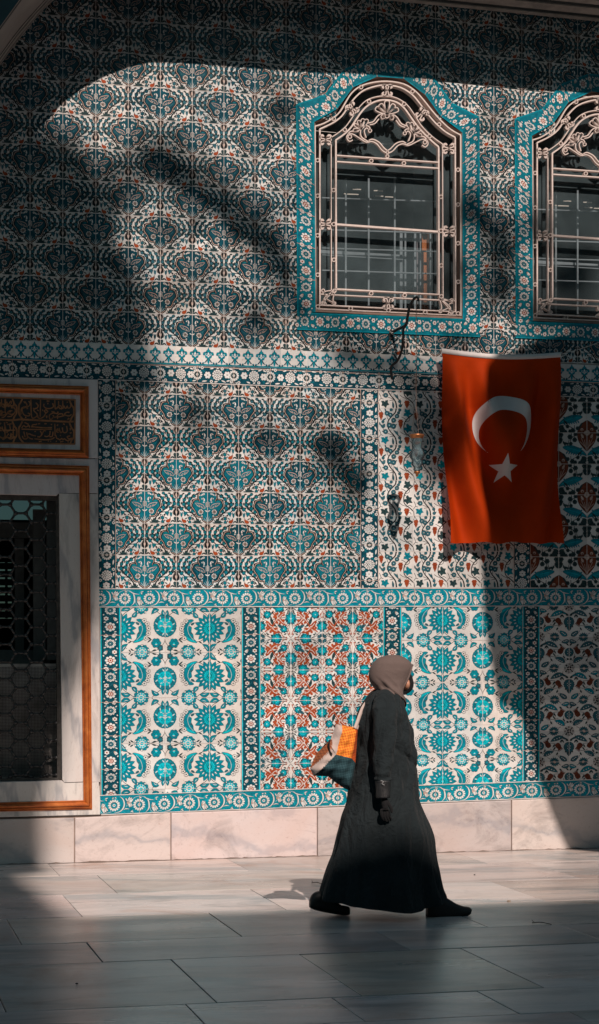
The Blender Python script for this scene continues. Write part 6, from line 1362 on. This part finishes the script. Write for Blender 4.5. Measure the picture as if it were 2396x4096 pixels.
# headscarf
sr = [(57, 985, 1035), (62, 935, 1070), (80, 868, 1122), (112, 812, 1172), (150, 774, 1210), (200, 744, 1230), (260, 729, 1214), (320, 727, 1188), (380, 744, 1160), (430, 776, 1132), (480, 822, 1112), (530, 880, 1112), (580, 940, 1134), (640, 1030, 1140), (692, 1112, 1126)]
def sc_disp(t, a, q, nrm):
    low = max(0, (t-.35)/.65); c = math.cos(a-.2*0)
    u = math.cos(a)                                     # -1 back .. 1 front; folds sweep from the nape down to the throat
    ph = t*1.0-.42*u
    d = low*(.0075*math.sin(30*ph+1.0)*math.exp(-((ph-.62)/.30)**2)+.004*math.sin(58*ph)*math.exp(-((ph-.75)/.22)**2))
    d += -.012*math.exp(-((u+.55)/.22)**2-((t-.60)/.08)**2)
    return Vector((nrm.x*d*.4, nrm.y*d*2.0, 0))
loft_h('headscarf', sr, scarfm, lambda t: -.005, lambda t: float(np.interp(t, [0, .02, .06, .15, .3, .45, .6, .7, .8, .9, 1], [.015, .045, .068, .088, .094, .092, .100, .118, .125, .10, .03])), sc_disp, n=80, cap=(True, True))
# scarf rim round the face
bm = bmesh.new(); rim = [Pp(1228, 195, -.04), Pp(1222, 232, -.060), Pp(1200, 300, -.072), Pp(1168, 372, -.078), Pp(1134, 432, -.074), Pp(1112, 500, -.060)]
Q = [Vector(p) for p in smooth_path(rim, 6)]; tube(bm, Q, .0065, 8); Q2 = [Vector((p.x, -p.y-.01, p.z)) for p in Q]; tube(bm, Q2, .0065, 8); tube(bm, smooth_path([rim[0], Pp(1238, 178, 0), Q2[0]], 5), .0065, 8); bm_obj('scarf_rim', bm, scarfm, woman, smooth=True)
mr = [(278, 1195, 1212), (300, 1180, 1226), (350, 1165, 1236), (400, 1150, 1241), (440, 1130, 1238), (480, 1115, 1216), (505, 1108, 1190), (528, 1105, 1150)]
loft_h('face_mask', mr, maskm, lambda t: 0., lambda t: float(np.interp(t, [0, .15, .4, .7, 1], [.012, .035, .058, .058, .03])), None, n=40)
bm = bmesh.new(); bmesh.ops.create_uvsphere(bm, u_segments=20, v_segments=14, radius=1)
c = Pp(1148, 402, 0)
for v in bm.verts: v.co = Vector((c.x+v.co.x*.026, v.co.y*.075, c.z+v.co.z*.045))
bm_obj('cheek', bm, skin, woman, smooth=True)
eyem = plain('dark_eye', (.02, .015, .01), .2)
for s_ in (-1, 1):
    bm = bmesh.new(); g = bmesh.ops.create_icosphere(bm, subdivisions=2, radius=.011)['verts']
    for v in g: v.co += Pp(1195, 262, s_*.030)
    bm_obj('eye', bm, eyem, woman, smooth=True)
# trouser legs and shoes
limb('trouser_leg', [Pq(960, 700, -.10), Pq(1060, 900, -.10), Pq(1105, 1040, -.10), Pq(1112, 1110, -.10)], [.085, .075, .062, .052], coatm, sub=5)
limb('trouser_leg', [Pq(380, 760, .10), Pq(260, 930, .10), Pq(215, 1030, .10), Pq(195, 1090, .10)], [.085, .075, .062, .052], coatm, sub=5)
solem = plain('dull_rubber_sole', (.035, .033, .032), .8)
def shoe(stations, dy, lbl=None):
    """stations: (x, top y, bottom y, half width)"""
    bm = bmesh.new(); rings = []; n = 24
    Q = smooth_path([list(s_) for s_ in stations], 4)
    for x, yt, yb_, hw in Q:
        a, b_ = Pq(x, yt), Pq(x, yb_); c = (a+b_)/2; hh = max(.002, (a.z-b_.z)/2); R = []
        for k in range(n):
            t = 2*math.pi*k/n; ct, st = math.cos(t), math.sin(t); e = .7 if st < 0 else .95
            R.append(Vector((c.x, dy+hw*math.copysign(abs(ct)**.75, ct), c.z+hh*math.copysign(abs(st)**e, st))))
        rings.append(R)
    ring_loft(bm, rings); bmesh.ops.recalc_face_normals(bm, faces=bm.faces); o = bm_obj('shoe', bm, shoem, woman, smooth=True)
    bm = bmesh.new(); rings = []
    for x, yt, yb_, hw in Q[2:-2]:
        a = Pq(x, yb_+1.5); b_ = Pq(x, yb_-9); rings.append([Vector((a.x, dy-hw*.99, a.z)), Vector((a.x, dy+hw*.99, a.z)), Vector((b_.x, dy+hw*1.03, b_.z)), Vector((b_.x, dy-hw*1.03, b_.z))])
    ring_loft(bm, rings); bm_obj('sole', bm, solem, o)
    return o
shoe([(1014, 1150, 1190, .016), (1018, 1110, 1212, .030), (1040, 1075, 1221, .038), (1100, 1040, 1223, .040), (1160, 1035, 1224, .040), (1210, 1062, 1222, .042), (1270, 1098, 1215, .046), (1330, 1120, 1202, .044), (1375, 1127, 1184, .034), (1397, 1142, 1166, .014)], -.10)
shoe([(72, 1130, 1155, .014), (80, 1085, 1168, .028), (105, 1045, 1180, .036), (160, 1020, 1194, .040), (220, 1040, 1206, .040), (290, 1090, 1218, .042), (340, 1140, 1224, .045), (385, 1152, 1224, .042), (412, 1158, 1221, .030), (424, 1172, 1212, .012)], .10)
# ------------------------------------------------------------------ tote bag on her shoulder
BYc = PY-.10; b0 = PA(430, 1250, -.10); bag = empty('tote_bag', b0, label='patchwork tote bag of orange and teal houndstooth with cream strap swinging behind her back', cat='bag')
def check(name, c1, c2, sc_):
    m, nt, b = new_mat(name); v = coords(nt, (1, 1, 1), (0, .17, 0)); s_ = N(nt, 'ShaderNodeSeparateXYZ'); L(nt, v, s_.inputs[0])
    def sq(o_): return math_n(nt, 'GREATER_THAN', math_n(nt, 'FRACT', math_n(nt, 'MULTIPLY', o_, sc_)), .5)
    a_, b2_ = sq(s_.outputs[0]), sq(s_.outputs[2]); d_ = math_n(nt, 'GREATER_THAN', math_n(nt, 'FRACT', math_n(nt, 'MULTIPLY', math_n(nt, 'ADD', s_.outputs[0], s_.outputs[2]), sc_*2)), .5)
    both = math_n(nt, 'ADD', math_n(nt, 'MULTIPLY', a_, b2_), math_n(nt, 'MULTIPLY', math_n(nt, 'ABSOLUTE', math_n(nt, 'SUBTRACT', a_, b2_)), d_)); 
    L(nt, mixc(nt, both, c1, c2), b.inputs['Base Color']); b.inputs['Roughness'].default_value = .9; n = noise(nt, 16, 3, .6, 1, v); bump(nt, b, n.outputs[0], .3, .012); return m
BM = [check('orange_houndstooth', (.85, .30, .03), (.62, .12, .012), 62.), check('deep_orange_houndstooth', (.62, .11, .01), (.42, .05, .008), 62.), fabric('cream_canvas', (.50, .40, .36), .1), check('teal_houndstooth', (.006, .035, .045), (.022, .065, .078), 66.), check('rust_houndstooth', (.30, .09, .03), (.18, .05, .02), 62.)]
sil = [(340, 872), (405, 885), (560, 912), (592, 935), (580, 1140), (567, 1338), (545, 1500), (500, 1660), (440, 1635), (350, 1585), (240, 1490), (150, 1482), (70, 1482), (30, 1400), (70, 1330), (120, 1210), (190, 1120), (285, 1040), (310, 950)]
pat = [([(405, 885), (560, 912), (490, 1272), (300, 1225)], 0), ([(560, 912), (592, 935), (567, 1338), (490, 1272)], 1), ([(340, 872), (405, 885), (300, 1225), (250, 1120)], 2), ([(300, 1225), (490, 1272), (440, 1635), (240, 1490)], 3), ([(490, 1272), (567, 1338), (500, 1660), (440, 1635)], 3),
       ([(300, 1225), (240, 1490), (70, 1482), (170, 1350)], 3), ([(250, 1150), (300, 1225), (70, 1482), (30, 1400)], 2), ([(285, 1040), (262, 1165), (30, 1400), (110, 1215)], 4)]
def dseg(p, a, b_):
    p, a, b_ = map(np.array, (p, a, b_)); t = np.clip(np.dot(p-a, b_-a)/np.dot(b_-a, b_-a), 0, 1); return float(np.hypot(*(p-a-(b_-a)*t)))
def bulge(x, y): d = min(dseg((x, y), sil[i], sil[(i+1) % len(sil)]) for i in range(len(sil))); return 1-math.exp(-d/60.)
bm = bmesh.new(); nn_ = 14
for sgn in (-1, 1):
    for Q, mi in pat:
        g = []
        for j in range(nn_+1):
            row = []
            for i in range(nn_+1):
                u, v = i/nn_, j/nn_; x = (Q[0][0]*(1-u)+Q[1][0]*u)*(1-v)+(Q[3][0]*(1-u)+Q[2][0]*u)*v; y = (Q[0][1]*(1-u)+Q[1][1]*u)*(1-v)+(Q[3][1]*(1-u)+Q[2][1]*u)*v
                h = .085*bulge(x, y)*(1+.10*math.sin(x*.045+y*.02)+.07*math.sin(y*.06)); p = PA(x, y, -.10)-b0; row.append(bm.verts.new((p.x, sgn*h, p.z)))
            g.append(row)
        for j in range(nn_):
            for i in range(nn_): f = bm.faces.new((g[j][i], g[j][i+1], g[j+1][i+1], g[j+1][i])); f.material_index = mi
bmesh.ops.remove_doubles(bm, verts=bm.verts, dist=.0015); bmesh.ops.recalc_face_normals(bm, faces=bm.faces)
bm_obj('bag_body', bm, BM, bag, smooth=True)
bm = bmesh.new()
def strap(P, w, dy):
    Q = smooth_path([list(PA(x, y, -.10+d)-b0) for x, y, d in P], 6); rings = []
    for i, p in enumerate(Q):
        t = Vector(Q[min(i+1, len(Q)-1)]-Q[max(i-1, 0)]).normalized(); x = t.cross(Vector((0, 1, 0))).normalized(); p = Vector(p)
        rings.append([p-x*w/2+Vector((0, -.002, 0)), p+x*w/2+Vector((0, -.002, 0)), p+x*w/2+Vector((0, .002, 0)), p-x*w/2+Vector((0, .002, 0))])
    ring_loft(bm, rings)
strap([(560, 925, -.03), (588, 850, .0), (625, 745, .05), (665, 660, .10), (740, 570, .20), (820, 520, .25)], .022, 0)
strap([(575, 932, .05), (604, 850, .09), (640, 740, .13), (690, 650, .19), (760, 570, .26), (820, 522, .29)], .022, 0)
bm_obj('strap', bm, BM[2], bag, smooth=True)
bm = bmesh.new(); Q = smooth_path([list(PA(x, y, -.10+d)-b0) for x, y, d in ((262, 1060, -.045), (252, 1120, -.06), (262, 1190, -.07), (290, 1235, -.075))], 5); tube(bm, Q, .005, 8); bm_obj('piping', bm, maskm, bag, smooth=True)
# ------------------------------------------------------------------ sun, sky, camera
SUN = Vector((-.04, 1., -.80)).normalized()
sd = bpy.data.lights.new('sun', 'SUN'); sd.energy = 4.7; sd.angle = math.radians(.55); sd.color = (1., .84, .75)
so = bpy.data.objects.new('sun', sd); COL.objects.link(so); so.location = (2, -20, 20); so.rotation_euler = SUN.to_track_quat('-Z', 'Y').to_euler()
w = bpy.data.worlds.new('World'); sc.world = w; w.use_nodes = True; nt = w.node_tree; nt.nodes.clear()
o = N(nt, 'ShaderNodeOutputWorld'); bg = N(nt, 'ShaderNodeBackground'); sk = N(nt, 'ShaderNodeTexSky', sky_type='NISHITA', sun_disc=False)
sk.sun_elevation = math.asin(-SUN.z); sk.sun_rotation = math.atan2(-SUN.x, -SUN.y)
L(nt, mixc(nt, 1., sk.outputs[0], (.60, .88, .82), 'MULTIPLY'), bg.inputs[0]); L(nt, bg.outputs[0], o.inputs[0]); bg.inputs[1].default_value = .05
cam = bpy.data.cameras.new('camera'); co = bpy.data.objects.new('camera', cam); COL.objects.link(co); sc.camera = co
cam.sensor_width = 36; cam.sensor_fit = 'AUTO'; cam.lens = F/4096*36; cam.shift_y = (CYP-2048)/4096; cam.clip_end = 500; cam.clip_start = .05
co.location = (0, -DN, EYE)
X = Vector(_M[0]); Yv = -Vector(_M[1]); Z = -Vector(_M[2])
co.rotation_euler = Matrix((X, Yv, Z)).transposed().to_euler()
sc.view_settings.view_transform = 'Standard'; sc.view_settings.look = 'None'; sc.view_settings.exposure = 0
sc.cycles.max_bounces = 8; sc.cycles.use_denoising = True
